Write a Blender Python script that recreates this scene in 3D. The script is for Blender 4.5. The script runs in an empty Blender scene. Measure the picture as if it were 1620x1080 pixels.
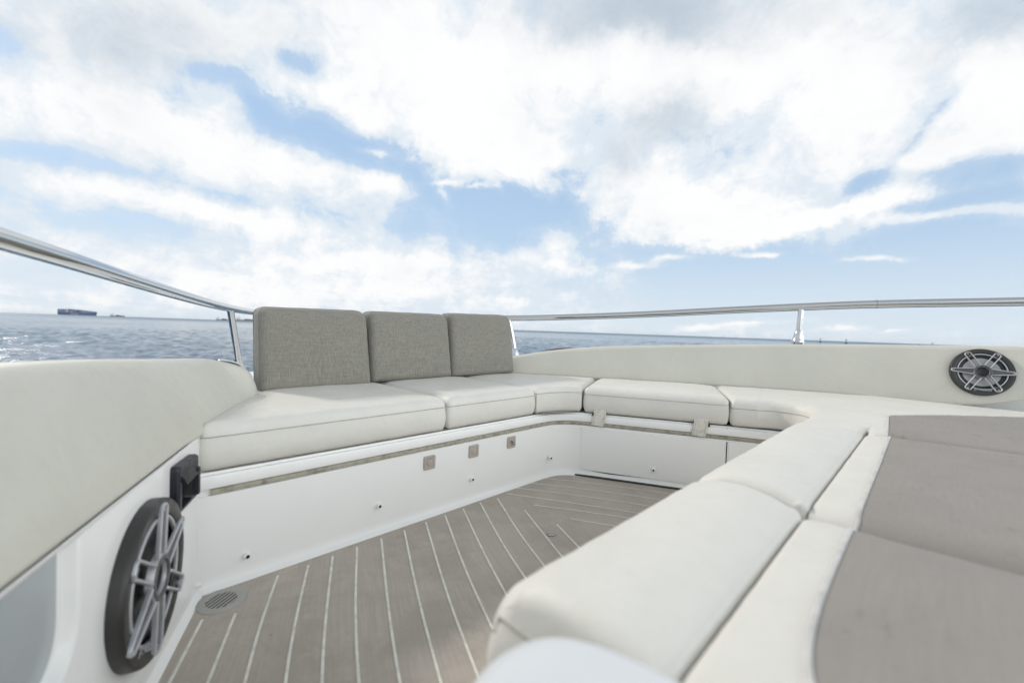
import bpy, bmesh, math, random
import numpy as np
from math import sin, cos, pi, radians
from mathutils import Vector, Matrix, noise
from mathutils.geometry import delaunay_2d_cdt

random.seed(4)
S = bpy.context.scene
COL = S.collection

# ------------------------------------------------------------------ camera
EYE = 0.70
cam_d = bpy.data.cameras.new('camera')
cam = bpy.data.objects.new('camera', cam_d); COL.objects.link(cam); S.camera = cam
cam_d.sensor_width = 36.0
cam_d.lens = 690.0 / 1620.0 * 36.0
cam_d.clip_start = 0.02; cam_d.clip_end = 60000.0
cam_d.dof.use_dof = True
cam_d.dof.focus_distance = 2.1
cam_d.dof.aperture_fstop = 2.2
_roll, _pit = radians(1.97), math.atan(18.5 / 690.0)
_U = Vector((0, sin(_pit), cos(_pit))); _Fw = Vector((0, cos(_pit), -sin(_pit))); _X = Vector((1, 0, 0))
_r = _X * cos(_roll) + _U * sin(_roll); _u = _U * cos(_roll) - _X * sin(_roll)
cam.matrix_world = Matrix(((_r.x, _u.x, -_Fw.x, 0), (_r.y, _u.y, -_Fw.y, 0), (_r.z, _u.z, -_Fw.z, EYE), (0, 0, 0, 1)))

# ------------------------------------------------------------------ sun, sky, exposure
S.view_settings.view_transform = 'Standard'
S.view_settings.look = 'None'
S.view_settings.exposure = 0.0
S.view_settings.gamma = 1.0
S.view_settings.use_curve_mapping = False
SUN_EL, SUN_AZ = 34.0, -60.0            # azimuth from +Y, positive towards +X
_to = Vector((sin(radians(SUN_AZ)) * cos(radians(SUN_EL)), cos(radians(SUN_AZ)) * cos(radians(SUN_EL)), sin(radians(SUN_EL))))
sun_d = bpy.data.lights.new('sun', 'SUN'); sun_d.energy = 2.2; sun_d.angle = radians(5.5); sun_d.color = (1.0, 0.94, 0.86)
sun = bpy.data.objects.new('sun', sun_d); COL.objects.link(sun)
sun.rotation_euler = _to.to_track_quat('Z', 'Y').to_euler(); sun.location = _to * 60

class NT:
    """small helper to wire shader nodes"""
    def __init__(s, tree): s.t = tree; s.n = tree.nodes; s.l = tree.links
    def put(s, sock, v):
        if hasattr(v, 'is_output'): s.l.new(v, sock)
        elif v is not None: sock.default_value = v
    def new(s, kind, ins=None, **kw):
        nd = s.n.new(kind)
        for k, v in kw.items(): setattr(nd, k, v)
        for k, v in (ins or {}).items(): s.put(nd.inputs[k], v)
        return nd
    def m(s, op, a, b=None, c=None, clamp=False):
        nd = s.n.new('ShaderNodeMath'); nd.operation = op; nd.use_clamp = clamp
        for i, v in enumerate((a, b, c)):
            if v is not None: s.put(nd.inputs[i], v)
        return nd.outputs[0]
    def v(s, op, a, b=None, out=0):
        nd = s.n.new('ShaderNodeVectorMath'); nd.operation = op
        s.put(nd.inputs[0], a)
        if b is not None: s.put(nd.inputs[1], b)
        return nd.outputs['Value'] if op in ('DOT_PRODUCT', 'LENGTH') else nd.outputs[0]
    def ramp(s, x, a, b, c=0.0, d=1.0, smooth=True):
        nd = s.n.new('ShaderNodeMapRange'); nd.interpolation_type = 'SMOOTHSTEP' if smooth else 'LINEAR'
        s.put(nd.inputs[0], x)
        for i, q in enumerate((a, b, c, d)): s.put(nd.inputs[i + 1], q)
        return nd.outputs[0]
    def mix(s, f, a, b, mode='MIX'):
        nd = s.n.new('ShaderNodeMix'); nd.data_type = 'RGBA'; nd.blend_type = mode
        s.put(nd.inputs['Factor'], f)
        ia, ib = [i for i in nd.inputs if i.type == 'RGBA']
        s.put(ia, a); s.put(ib, b)
        return [o for o in nd.outputs if o.type == 'RGBA'][0]
    def noise(s, vec, scale, detail=4, rough=.55, dist=0.0, lac=2.0):
        nd = s.new('ShaderNodeTexNoise', {'Vector': vec, 'Scale': scale, 'Detail': detail, 'Roughness': rough, 'Distortion': dist, 'Lacunarity': lac})
        return nd.outputs[0]

def rgb(r, g, b): return (r, g, b, 1.0)

# cloud banks of this sky: bearing, elevation, tilt, half length, half width (radians), amount
CLOUDS = [(-30.0, 22.2, -32.0, 0.049, 0.023, -0.44),(-22.7, 20.7, -4.8, 0.084, 0.031, -0.5),(-35.7, 25.0, 10.0, 0.053, 0.02, -0.27),(-26.1, 27.1, -14.0, 0.052, 0.024, -0.15),(-37.4, 21.3, -30.9, 0.029, 0.017, -0.24),(-13.5, 18.0, -12.9, 0.07, 0.036, -0.42),(-0.5, 15.6, -5.9, 0.144, 0.051, -0.62),(-8.2, 12.1, -4.7, 0.173, 0.033, -0.3),(-49.6, 21.8, -12.3, 0.029, 0.019, -0.45),(-47.2, 14.0, 9.0, 0.052, 0.013, -0.45),(-40.9, 13.4, -1.4, 0.074, 0.015, -0.4),(-33.2, 12.9, -5.8, 0.064, 0.016, -0.25),(-42.3, 8.7, 5.9, 0.115, 0.019, -0.3),(-47.5, 3.6, -1.6, 0.069, 0.029, -0.2),(38.5, 15.8, 30.8, 0.052, 0.017, -0.5),(42.3, 19.3, 51.6, 0.053, 0.009, -0.27),(45.7, 15.3, -0.4, 0.06, 0.021, -0.5),(48.2, 12.8, 9.7, 0.039, 0.013, -0.4),(43.9, 12.6, 2.2, 0.047, 0.01, -0.3),(29.8, 8.6, -4.8, 0.278, 0.054, -0.62),(46.5, 9.6, -3.4, 0.072, 0.029, -0.5),(32.8, 4.4, -1.5, 0.247, 0.052, -0.7),(5.4, 19.9, -3.6, 0.035, 0.013, -0.2),(6.5, 16.5, -22.0, 0.04, 0.033, -0.3),(28.1, 27.4, -6.4, 0.057, 0.01, -0.12),(28.2, 1.6, 3.2, 0.035, 0.006, 0.5),(22.9, 1.0, 5.3, 0.036, 0.007, 0.45),(32.8, 2.1, 1.0, 0.033, 0.007, 0.5),(37.4, 1.3, 1.5, 0.034, 0.006, 0.4),(41.4, 1.2, 3.5, 0.032, 0.004, 0.35),(-8.9, 18.1, 4.6, 0.03, 0.006, 0.5),(-5.2, 17.8, 6.2, 0.03, 0.005, 0.4),(-18.3, 20.3, 0.1, 0.029, 0.007, 0.35),(-37.0, 18.2, -8.3, 0.176, 0.042, 0.35),(-30.9, 22.3, 9.6, 0.18, 0.042, 0.1),(-36.3, 11.4, -5.2, 0.19, 0.024, 0.3),(-23.4, 25.0, -14.8, 0.092, 0.021, 0.35),(-15.5, 17.1, -2.7, 0.063, 0.018, 0.45),(-2.2, 21.2, -7.9, 0.169, 0.063, 0.4),(22.8, 14.2, -3.9, 0.171, 0.047, 0.5),(24.9, 11.1, -2.0, 0.148, 0.015, 0.35),(35.9, 13.4, 10.0, 0.127, 0.016, 0.5),(44.9, 11.8, -2.3, 0.083, 0.01, 0.35),(29.5, 9.4, -4.9, 0.034, 0.006, 0.8),(39.4, 8.2, -5.0, 0.049, 0.007, 0.75),(33.3, 7.7, -1.6, 0.042, 0.004, 0.6),(19.5, 9.3, 1.2, 0.044, 0.007, 0.55),(16.1, 8.5, -0.4, 0.045, 0.007, 0.45),(5.3, 11.3, -35.0, 0.046, 0.028, 0.35),(5.3, 8.5, -8.2, 0.147, 0.022, 0.28),(-20.5, 7.6, 1.6, 0.226, 0.018, 0.25),(-23.5, 4.1, 1.2, 0.305, 0.033, 0.3),(-9.2, 16.6, -52.5, 0.029, 0.011, 0.4),(23.5, 29.7, -15.7, 0.302, 0.079, 0.45),(-9.8, 29.4, -10.6, 0.112, 0.068, 0.4),(-33.9, 29.1, 21.0, 0.173, 0.04, 0.35),(47.9, 20.2, -56.0, 0.054, 0.032, 0.3),(42.0, 17.3, 1.9, 0.048, 0.014, 0.4)]
GREYS = [(15.5, 35.1, -9.3, 0.224, 0.046, 0.75),(47.2, 26.8, -29.7, 0.045, 0.046, 0.6),(19.0, 24.0, 6.6, 0.076, 0.05, 0.6),(-42.6, 25.9, 18.4, 0.109, 0.052, 0.55),(-28.2, 29.9, 21.1, 0.108, 0.056, 0.28),(13.3, 20.4, 18.7, 0.045, 0.032, 0.4),(7.5, 33.5, 3.4, 0.055, 0.03, 0.25),(41.6, 25.5, -42.6, 0.043, 0.034, 0.3),(-40.4, 20.1, 30.0, 0.07, 0.032, 0.12)]


def build_world():
    w = bpy.data.worlds.new('World'); S.world = w; w.use_nodes = True
    t = w.node_tree; t.nodes.clear(); k = NT(t)
    out = k.new('ShaderNodeOutputWorld'); bg = k.new('ShaderNodeBackground', {'Strength': 0.1})
    k.l.new(bg.outputs[0], out.inputs[0])
    sky = k.new('ShaderNodeTexSky', sky_type='NISHITA', sun_disc=False, sun_elevation=radians(SUN_EL), sun_rotation=radians(SUN_AZ),
                altitude=0.0, air_density=1.0, dust_density=0.6, ozone_density=1.6)
    d = k.new('ShaderNodeTexCoord').outputs['Generated']
    z = k.new('ShaderNodeSeparateXYZ', {0: d}).outputs[2]
    h = k.m('ADD', k.m('MAXIMUM', z, 0.0), 0.13)
    inv = k.m('DIVIDE', 1.0, h)
    p = k.v('MULTIPLY', d, k.new('ShaderNodeCombineXYZ', {0: inv, 1: inv, 2: 0.0}).outputs[0])   # onto the cloud layer
    p = k.v('MULTIPLY', p, (1.0, 0.62, 1.0))
    warp = k.new('ShaderNodeTexNoise', {'Vector': p, 'Scale': 2.2, 'Detail': 5.0, 'Roughness': .6})
    wv = k.v('MULTIPLY', k.v('SUBTRACT', warp.outputs['Color'], (.5, .5, .5)), (.5, .5, 0))
    pw = k.v('ADD', p, wv)
    f1 = k.noise(pw, 1.5, 9, .62)
    f2 = k.m('MULTIPLY_ADD', k.noise(pw, 5.0, 9, .64), .5, k.m('MULTIPLY', k.noise(d, 7.0, 10, .62, .4), .5)); f3 = k.noise(d, 12.0, 10, .68, .35)
    # wobble the banks' outlines with the same turbulence
    wd = k.new('ShaderNodeTexNoise', {'Vector': d, 'Scale': 5.0, 'Detail': 10.0, 'Roughness': .68})
    dd = k.v('ADD', d, k.v('MULTIPLY', k.v('SUBTRACT', wd.outputs['Color'], (.5, .5, .5)), (.19, .19, .15)))
    ds = k.v('ADD', d, k.v('MULTIPLY', k.v('SUBTRACT', wd.outputs['Color'], (.5, .5, .5)), (.07, .07, .05)))
    def bank(az, el, rot, sa, sb, amp, power=1.0):
        az, el, rot = radians(az), radians(el), radians(rot)
        c = Vector((sin(az) * cos(el), cos(az) * cos(el), sin(el)))
        e = Vector((cos(az), -sin(az), 0)); n = e.cross(c)
        if n.z < 0: n = -n
        a = (e * cos(rot) + n * sin(rot)) / sa; b = (n * cos(rot) - e * sin(rot)) / sb
        q = k.v('SUBTRACT', ds if (sb < .035 and sa < .12) else dd, tuple(c))
        x = k.v('DOT_PRODUCT', q, tuple(a)); y = k.v('DOT_PRODUCT', q, tuple(b))
        r2 = k.m('MULTIPLY_ADD', x, x, k.m('MULTIPLY', y, y))
        return k.m('MULTIPLY', k.m('EXPONENT', k.m('MULTIPLY', r2, -0.75)), amp)
    dens = k.m('ADD', k.m('MULTIPLY', f1, .75), k.m('MULTIPLY_ADD', f2, .52, k.m('MULTIPLY', f3, .90)))
    dens = k.m('ADD', dens, -0.335)
    for b in CLOUDS: dens = k.m('ADD', dens, bank(*b))
    grey = k.m('MULTIPLY', k.m('SUBTRACT', f1, .45), .5)
    for b in GREYS: grey = k.m('ADD', grey, bank(*b[:5], b[5] * .8))
    mask = k.m('ADD', k.m('MULTIPLY', k.ramp(dens, .30, .62), .26), k.m('MULTIPLY', k.ramp(dens, .55, .735), .74))
    thick = k.ramp(dens, .6, 1.15)
    # blue between the clouds, paling towards the horizon
    pale = k.ramp(z, 0.0, .50, 1.0, 0.0)
    blue = k.mix(k.m('MULTIPLY', pale, .55), k.mix(.75, sky.outputs[0], rgb(4.3, 6.3, 8.9)), rgb(6.6, 8.0, 9.3))
    low = k.ramp(z, -0.01, .22, 1.0, 0.0)
    blue = k.mix(k.m('MULTIPLY', low, .9), blue, rgb(7.3, 8.2, 8.9))
    det = k.noise(d, 11.0, 8, .6)
    white = k.mix(k.ramp(k.m('ADD', thick, k.m('MULTIPLY', k.m('SUBTRACT', det, .5), 1.5)), 0.0, .85), rgb(7.5, 8.3, 9.1), rgb(9.95, 9.98, 10.0))
    white = k.mix(k.ramp(k.m('ADD', grey, k.m('MULTIPLY', k.m('SUBTRACT', f2, .5), .8)), .0, .72), white, rgb(5.3, 6.15, 7.0))
    col = k.mix(mask, blue, white)
    # added fill light: unseen sky right of and behind the camera is boosted
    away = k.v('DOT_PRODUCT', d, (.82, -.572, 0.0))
    f_fill = k.m('MULTIPLY', k.ramp(away, .30, .78), k.ramp(z, .75, .30))
    fill_gain = k.mix(f_fill, rgb(1, 1, 1), rgb(3.15, 3.06, 2.88))
    col = k.mix(1.0, col, fill_gain, 'MULTIPLY')
    col = k.mix(k.ramp(z, .60, .85), col, k.mix(1.0, col, rgb(.68, .665, .64), 'MULTIPLY'))  # greyer overcast overhead, also dimmed to cut light on upward faces
    ground = k.ramp(z, -.06, -.005, 1.0, 0.0)
    col = k.mix(ground, col, rgb(2.5, 3.2, 3.9))
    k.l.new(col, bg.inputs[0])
build_world()

S.cycles.use_adaptive_sampling = True
S.cycles.adaptive_threshold = 0.015
S.cycles.max_bounces = 7
S.world.cycles.sampling_method = 'MANUAL'
S.world.cycles.sample_map_resolution = 256

# ------------------------------------------------------------------ boat frame: u along the forward bench, v from it towards the sunpad, z up (metres)
_O = Vector((-0.785, 1.094, 0)); _A = Vector((0.695, 0.719, 0)); _N = Vector((0.719, -0.695, 0))
def W(u, v, z=0.0): return _O + _A * u + _N * v + Vector((0, 0, z))
DB = (0.427, 0.904); NB = (0.904, -0.427)        # along the side bench, and from it towards the hull
A2 = (1.54, 0.098)                               # where the side bench's front starts
DD = (0.416, -0.9093); ND = (0.9093, 0.416)      # along the left side wall (towards the bow), and from it into the cockpit
D0 = (0.007, -0.008)
def PB(s, o=0.0, z=0.0): return W(A2[0] + DB[0] * s + NB[0] * o, A2[1] + DB[1] * s + NB[1] * o, z)
def PD(s, o=0.0, z=0.0): return W(D0[0] + DD[0] * s + ND[0] * o, D0[1] + DD[1] * s + ND[1] * o, z)
def interp(x, tab):
    xs = [t[0] for t in tab]; ys = [t[1] for t in tab]
    return float(np.interp(x, xs, ys))
COAM = [(-.8, 1.57), (-.65, 1.66), (-.3, 1.86), (0, 2.03), (.3, 2.2), (.6, 2.36), (.9, 2.50), (1.2, 2.60), (1.5, 2.68), (1.9, 2.76), (2.4, 2.84), (2.8, 2.9)]
def coam_u(v): return interp(v, COAM)

# ------------------------------------------------------------------ materials
MATS = {}
def material(name, color, rough=.5, metal=0.0, spec=.5, coat=0.0, build=None):
    m = bpy.data.materials.new(name); m.use_nodes = True
    k = NT(m.node_tree); b = [n for n in k.n if n.type == 'BSDF_PRINCIPLED'][0]
    b.inputs['Base Color'].default_value = rgb(*color); b.inputs['Roughness'].default_value = rough
    b.inputs['Metallic'].default_value = metal; b.inputs['Specular IOR Level'].default_value = spec
    b.inputs['Coat Weight'].default_value = coat; b.inputs['Coat Roughness'].default_value = .08
    co = k.new('ShaderNodeTexCoord').outputs['Object']
    if build: build(k, b, co, color)
    MATS[name] = m
    return m
def scaled(c, f): return rgb(*[x * f for x in c])
def bump(k, b, h, strength=.3, dist=.002):
    n = k.new('ShaderNodeBump', {'Height': h, 'Strength': strength, 'Distance': dist})
    k.l.new(n.outputs[0], b.inputs['Normal'])

def vinyl(k, b, co, c):
    big = k.noise(co, 5.0, 6, .65); mid = k.noise(co, 45.0, 4, .6)
    col = k.mix(k.ramp(big, .35, .68), scaled(c, .965), scaled(c, 1.015))
    col = k.mix(k.m('MULTIPLY', k.ramp(mid, .55, .75), .30), col, rgb(c[0] * .90, c[1] * .885, c[2] * .85))
    grime = k.m('MULTIPLY', k.ramp(k.noise(co, 14.0, 6, .7), .60, .80), .08)
    col = k.mix(grime, col, rgb(c[0] * .72, c[1] * .69, c[2] * .60))
    k.put(b.inputs['Base Color'], col)
    k.put(b.inputs['Roughness'], k.ramp(mid, .3, .7, .40, .55))
    grain = k.noise(co, 520.0, 3, .6); soft = k.noise(co, 22.0, 4, .55)
    bump(k, b, k.m('ADD', k.m('MULTIPLY', grain, .5), k.m('MULTIPLY', soft, 1.6)), .45, .003)
def weave(k, b, co, c):
    q = k.new('ShaderNodeMapping', {'Vector': co, 'Rotation': (0, 0, radians(-45.97))}).outputs[0]
    a1 = k.noise(k.v('MULTIPLY', q, (430, 430, 20)), 1.0, 2, .5)
    a2 = k.noise(k.v('MULTIPLY', q, (20, 20, 430)), 1.0, 2, .5)
    f = k.m('ADD', k.m('MULTIPLY_ADD', a1, 1.25, -.02), k.m('MULTIPLY', a2, .75))
    big = k.noise(co, 4.0, 5, .6)
    col = k.mix(k.ramp(f, .70, 1.30, smooth=False), scaled(c, .74), scaled(c, 1.26))
    col = k.mix(k.m('MULTIPLY', k.ramp(big, .35, .7), .25), col, scaled(c, .84))
    k.put(b.inputs['Base Color'], col)
    b.inputs['Sheen Weight'].default_value = .15
    bump(k, b, k.m('ADD', f, k.m('MULTIPLY', k.noise(co, 16, 4, .5), 1.6)), .5, .003)
def panelcloth(k, b, co, c):
    q = k.new('ShaderNodeMapping', {'Vector': co, 'Rotation': (0, 0, radians(-45.97))}).outputs[0]
    s = k.noise(k.v('MULTIPLY', q, (16, 240, 240)), 1.0, 3, .6)
    big = k.noise(co, 6.0, 6, .62)
    col = k.mix(k.ramp(s, .3, .7), scaled(c, .965), scaled(c, 1.03))
    col = k.mix(k.m('MULTIPLY', k.ramp(big, .42, .7), .5), col, scaled(c, .86))
    wet = k.ramp(k.noise(k.v('MULTIPLY', q, (34, 60, 60)), 1.0, 4, .6), .60, .68)       # a few damp spots
    wet = k.m('MULTIPLY', wet, k.ramp(k.noise(co, 3.0, 2, .5), .45, .62))
    col = k.mix(k.m('MULTIPLY', wet, .45), col, scaled(c, .62))
    k.put(b.inputs['Base Color'], col)
    bump(k, b, k.m('ADD', k.m('MULTIPLY', s, .25), k.noise(co, 18, 3, .5)), .35, .003)
def gel(k, b, co, c):
    big = k.noise(co, 3.0, 5, .6); sp = k.noise(co, 70.0, 5, .7)
    col = k.mix(k.ramp(big, .3, .75), scaled(c, .98), scaled(c, 1.01))
    k.put(b.inputs['Base Color'], col)
    k.put(b.inputs['Roughness'], k.ramp(k.noise(co, 9, 4, .6), .3, .7, .15, .22))
def teak(k, b, co, c):
    q = k.new('ShaderNodeMapping', {'Vector': co, 'Rotation': (0, 0, radians(-21.4 - 0))}).outputs[0]
    st = k.noise(k.v('MULTIPLY', q, (170, 6, 1)), 1.0, 4, .62)
    blot = k.noise(co, 7.0, 7, .66); fine = k.noise(co, 160.0, 3, .6)
    col = k.mix(k.ramp(st, .28, .72), scaled(c, .91), scaled(c, 1.06))
    col = k.mix(k.m('MULTIPLY', k.ramp(k.noise(co, 4.0, 8, .7, .5), .40, .64), .8), col, rgb(c[0] * .80, c[1] * .79, c[2] * .77))
    col = k.mix(k.m('MULTIPLY', k.ramp(blot, .54, .70), .55), col, scaled(c, 1.22))
    speck = k.ramp(k.noise(co, 55.0, 3, .5), .715, .755)
    col = k.mix(k.m('MULTIPLY', speck, .55), col, scaled(c, .42))
    col = k.mix(k.m('MULTIPLY', k.ramp(fine, .4, .7), .25), col, scaled(c, .86))
    k.put(b.inputs['Base Color'], col)
    k.put(b.inputs['Roughness'], k.ramp(blot, .3, .7, .52, .75))
    bump(k, b, k.m('ADD', st, k.m('MULTIPLY', fine, .6)), .25, .0015)
def caulk(k, b, co, c):
    n = k.noise(co, 30.0, 5, .65)
    k.put(b.inputs['Base Color'], k.mix(k.ramp(n, .38, .70), scaled(c, 1.04), scaled(c, .80)))
def dirty(k, b, co, c):
    n = k.noise(co, 35.0, 6, .7)
    k.put(b.inputs['Base Color'], k.mix(k.ramp(n, .45, .68), scaled(c, 1.12), scaled(c, .62)))
def plastic(k, b, co, c):
    n = k.noise(co, 40.0, 5, .6)
    k.put(b.inputs['Base Color'], k.mix(n, scaled(c, .85), scaled(c, 1.15)))
    k.put(b.inputs['Roughness'], k.ramp(n, .3, .7, .32, .50))
    bump(k, b, k.noise(co, 600, 2, .5), .1, .001)
def chrome(k, b, co, c):
    k.put(b.inputs['Roughness'], k.ramp(k.noise(co, 28, 5, .65), .35, .75, .05, .16))
    bump(k, b, k.noise(co, 6, 2, .5), .05, .003)

material('white vinyl', (.655, .636, .592), .48, spec=.4, build=vinyl)
material('coaming vinyl', (.57, .556, .492), .5, spec=.4, build=vinyl)
material('seam thread', (.40, .39, .355), .7, build=caulk)
material('white welt', (.55, .54, .52), .6, build=caulk)
material('grey woven cloth', (.240, .228, .198), .8, spec=.2, build=weave)
material('grey piping', (.19, .187, .165), .75, build=caulk)
material('taupe cloth', (.278, .257, .236), .7, spec=.3, build=panelcloth)
material('gelcoat', (.83, .83, .815), .28, spec=.5, build=gel)
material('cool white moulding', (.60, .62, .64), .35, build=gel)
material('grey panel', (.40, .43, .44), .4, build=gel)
material('teak deck', (.455, .405, .355), .6, spec=.35, build=teak)
material('deck caulking', (.74, .72, .65), .65, build=caulk)
material('gasket', (.33, .31, .25), .7, build=dirty)
material('black rubber', (.012, .012, .013), .6, build=plastic)
material('bronze plastic', (.40, .36, .32), .4, build=plastic)
material('webbing', (.58, .56, .50), .85, build=dirty)
material('polished steel', (.58, .58, .575), .08, metal=1.0, build=chrome)
material('dull steel', (.45, .45, .45), .3, metal=1.0, build=chrome)
material('speaker ring', (.028, .026, .025), .45, build=plastic)
material('speaker grille', (.47, .48, .50), .34, metal=.4, build=plastic)
material('speaker cone', (.38, .38, .385), .35, metal=.2, build=plastic)
material('speaker insert', (.085, .083, .085), .4, build=plastic)
material('navy plastic', (.006, .008, .015), .3, build=plastic)
material('tinted acrylic', (.02, .018, .02), .12, build=plastic)

# ------------------------------------------------------------------ mesh helpers
def link(name, me, mat, parent=None, loc=None):
    o = bpy.data.objects.new(name, me); COL.objects.link(o)
    for m in (mat if isinstance(mat, (list, tuple)) else [mat]): me.materials.append(MATS[m])
    if parent:
        o.parent = parent
        if parent.type == 'EMPTY': o.matrix_parent_inverse = Matrix.Translation(-parent.location)
    return o
def mesh(name, V, F, mat, parent=None, smooth=True, angle=38, mi=None):
    me = bpy.data.meshes.new(name); me.from_pydata([tuple(v) for v in V], [], F)
    if mi is not None: me.polygons.foreach_set('material_index', mi)
    bm = bmesh.new(); bm.from_mesh(me); bmesh.ops.recalc_face_normals(bm, faces=bm.faces); bm.to_mesh(me); bm.free()
    if smooth:
        me.polygons.foreach_set('use_smooth', [True] * len(me.polygons)); me.set_sharp_from_angle(angle=radians(angle))
    me.update()
    return link(name, me, mat, parent)
def tag(o, label, cat, group=None, kind=None):
    o['label'] = label
    if cat: o['category'] = cat
    if group: o['group'] = group
    if kind: o['kind'] = kind
    return o
def empty(name, loc, label, cat, group=None):
    o = bpy.data.objects.new(name, None); COL.objects.link(o); o.location = loc; o.empty_display_size = .1
    return tag(o, label, cat, group)
class MB:
    def __init__(s): s.V = []; s.F = []
    def add(s, V, F):
        n = len(s.V); s.V += [Vector(v) for v in V]; s.F += [tuple(i + n for i in f) for f in F]; return s
    def strip(s, rows, closed=False, caps=False):
        n = len(rows[0]); V = [p for r in rows for p in r]; F = []
        for i in range(len(rows) - 1):
            for j in range(n if closed else n - 1):
                k = (j + 1) % n; F.append((i * n + j, i * n + k, (i + 1) * n + k, (i + 1) * n + j))
        if caps: F += [tuple(range(n))[::-1], tuple((len(rows) - 1) * n + j for j in range(n))]
        return s.add(V, F)
    def tube(s, P, r, seg=12, closed=False, caps=True):
        P = [Vector(p) for p in P]; n = len(P); rows = []; up = None
        for i in range(n):
            a = P[(i - 1) % n] if closed or i > 0 else P[i]; b = P[(i + 1) % n] if closed or i < n - 1 else P[i]
            t = (b - a).normalized()
            if up is None:
                up = Vector((0, 0, 1)) if abs(t.z) < .9 else Vector((1, 0, 0))
            x = t.cross(up).normalized(); y = x.cross(t).normalized(); up = y
            rr = r[i] if isinstance(r, (list, tuple)) else r
            rows.append([P[i] + x * cos(2 * pi * q / seg) * rr + y * sin(2 * pi * q / seg) * rr for q in range(seg)])
        if closed: rows.append(rows[0])
        return s.strip(rows, closed=True, caps=caps and not closed)
    def lathe(s, prof, fr, seg=64):
        """prof: (radius, height) pairs; fr = (centre, ex, ey, n)"""
        c, ex, ey, n = fr
        rows = [[c + (ex * cos(2 * pi * q / seg) + ey * sin(2 * pi * q / seg)) * r + n * h for q in range(seg)] for r, h in prof]
        return s.strip(rows, closed=True)
    def prism(s, poly, fr, h0, h1, bev=0.0):
        """poly in the frame's plane, from h0 to h1 along n, with a chamfered top"""
        c, ex, ey, n = fr
        a = np.array(poly); m = len(poly)
        def ring(p, h): return [c + ex * float(x) + ey * float(y) + n * h for x, y in p]
        if bev:
            area = sum(a[i][0] * a[(i + 1) % m][1] - a[(i + 1) % m][0] * a[i][1] for i in range(m))
            sg = 1 if area > 0 else -1
            nr = []
            for i in range(m):
                t1 = a[i] - a[i - 1]; t2 = a[(i + 1) % m] - a[i]
                t1 = t1 / (np.linalg.norm(t1) + 1e-9); t2 = t2 / (np.linalg.norm(t2) + 1e-9)
                q = np.array([-(t1 + t2)[1], (t1 + t2)[0]]) * sg; q /= (np.linalg.norm(q) + 1e-9); nr.append(q)
            ins = a + np.array(nr) * bev
            rows = [ring(a, h0), ring(a, h1 - bev), ring(ins, h1)]
        else: rows = [ring(a, h0), ring(a, h1)]
        return s.strip(rows, closed=True, caps=True)
    def build(s, name, mat, parent=None, angle=38, smooth=True): return mesh(name, s.V, s.F, mat, parent, smooth, angle)

def resample(P, step, closed=True):
    P = np.array(P, float); Q = np.vstack([P, P[:1]]) if closed else P
    out = []
    for a, b in zip(Q[:-1], Q[1:]):
        n = max(1, int(math.ceil(np.linalg.norm(b - a) / step)))
        out += [a + (b - a) * i / n for i in range(n)]
    if not closed: out.append(Q[-1])
    return np.array(out)
def rounded(poly, rad, seg=6):
    """polygon with rounded corners; rad: number or per-corner list"""
    P = [np.array(p, float) for p in poly]; n = len(P); out = []
    for i in range(n):
        r = rad[i] if isinstance(rad, (list, tuple)) else rad
        a, b, c = P[i - 1], P[i], P[(i + 1) % n]
        d1 = a - b; d2 = c - b; l1, l2 = np.linalg.norm(d1), np.linalg.norm(d2); d1 /= l1; d2 /= l2
        ang = math.acos(max(-1, min(1, float(d1 @ d2))))
        if r <= 0 or ang > 3.0: out.append(b); continue
        t = min(r / math.tan(ang / 2), l1 * .48, l2 * .48)
        p0, p1 = b + d1 * t, b + d2 * t
        for q in range(seg + 1):
            f = q / seg; out.append((1 - f) ** 2 * p0 + 2 * f * (1 - f) * b + f * f * p1)
    return np.array(out)
def chaikin(P, it=3):
    P = np.array(P, float)
    for _ in range(it):
        Q = [P[0]]
        for a, b in zip(P[:-1], P[1:]): Q += [a * .75 + b * .25, a * .25 + b * .75]
        Q.append(P[-1]); P = np.array(Q)
    return P
def seg_dist(pts, P, Q):
    """distances from pts (n,2) to each segment (m): (n,m)"""
    d = Q - P; L = (d * d).sum(1) + 1e-12
    t = np.clip(((pts[:, None, :] - P[None]) * d[None]).sum(2) / L[None], 0, 1)
    c = P[None] + t[..., None] * d[None]
    return np.sqrt(((pts[:, None, :] - c) ** 2).sum(2))
def inside(pts, poly):
    x, y = pts[:, 0], pts[:, 1]; r = np.zeros(len(pts), bool); n = len(poly)
    for i in range(n):
        x1, y1 = poly[i]; x2, y2 = poly[(i + 1) % n]
        if y1 == y2: continue
        hit = ((y1 > y) != (y2 > y)) & (x < (x2 - x1) * (y - y1) / (y2 - y1) + x1); r ^= hit
    return r

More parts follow.
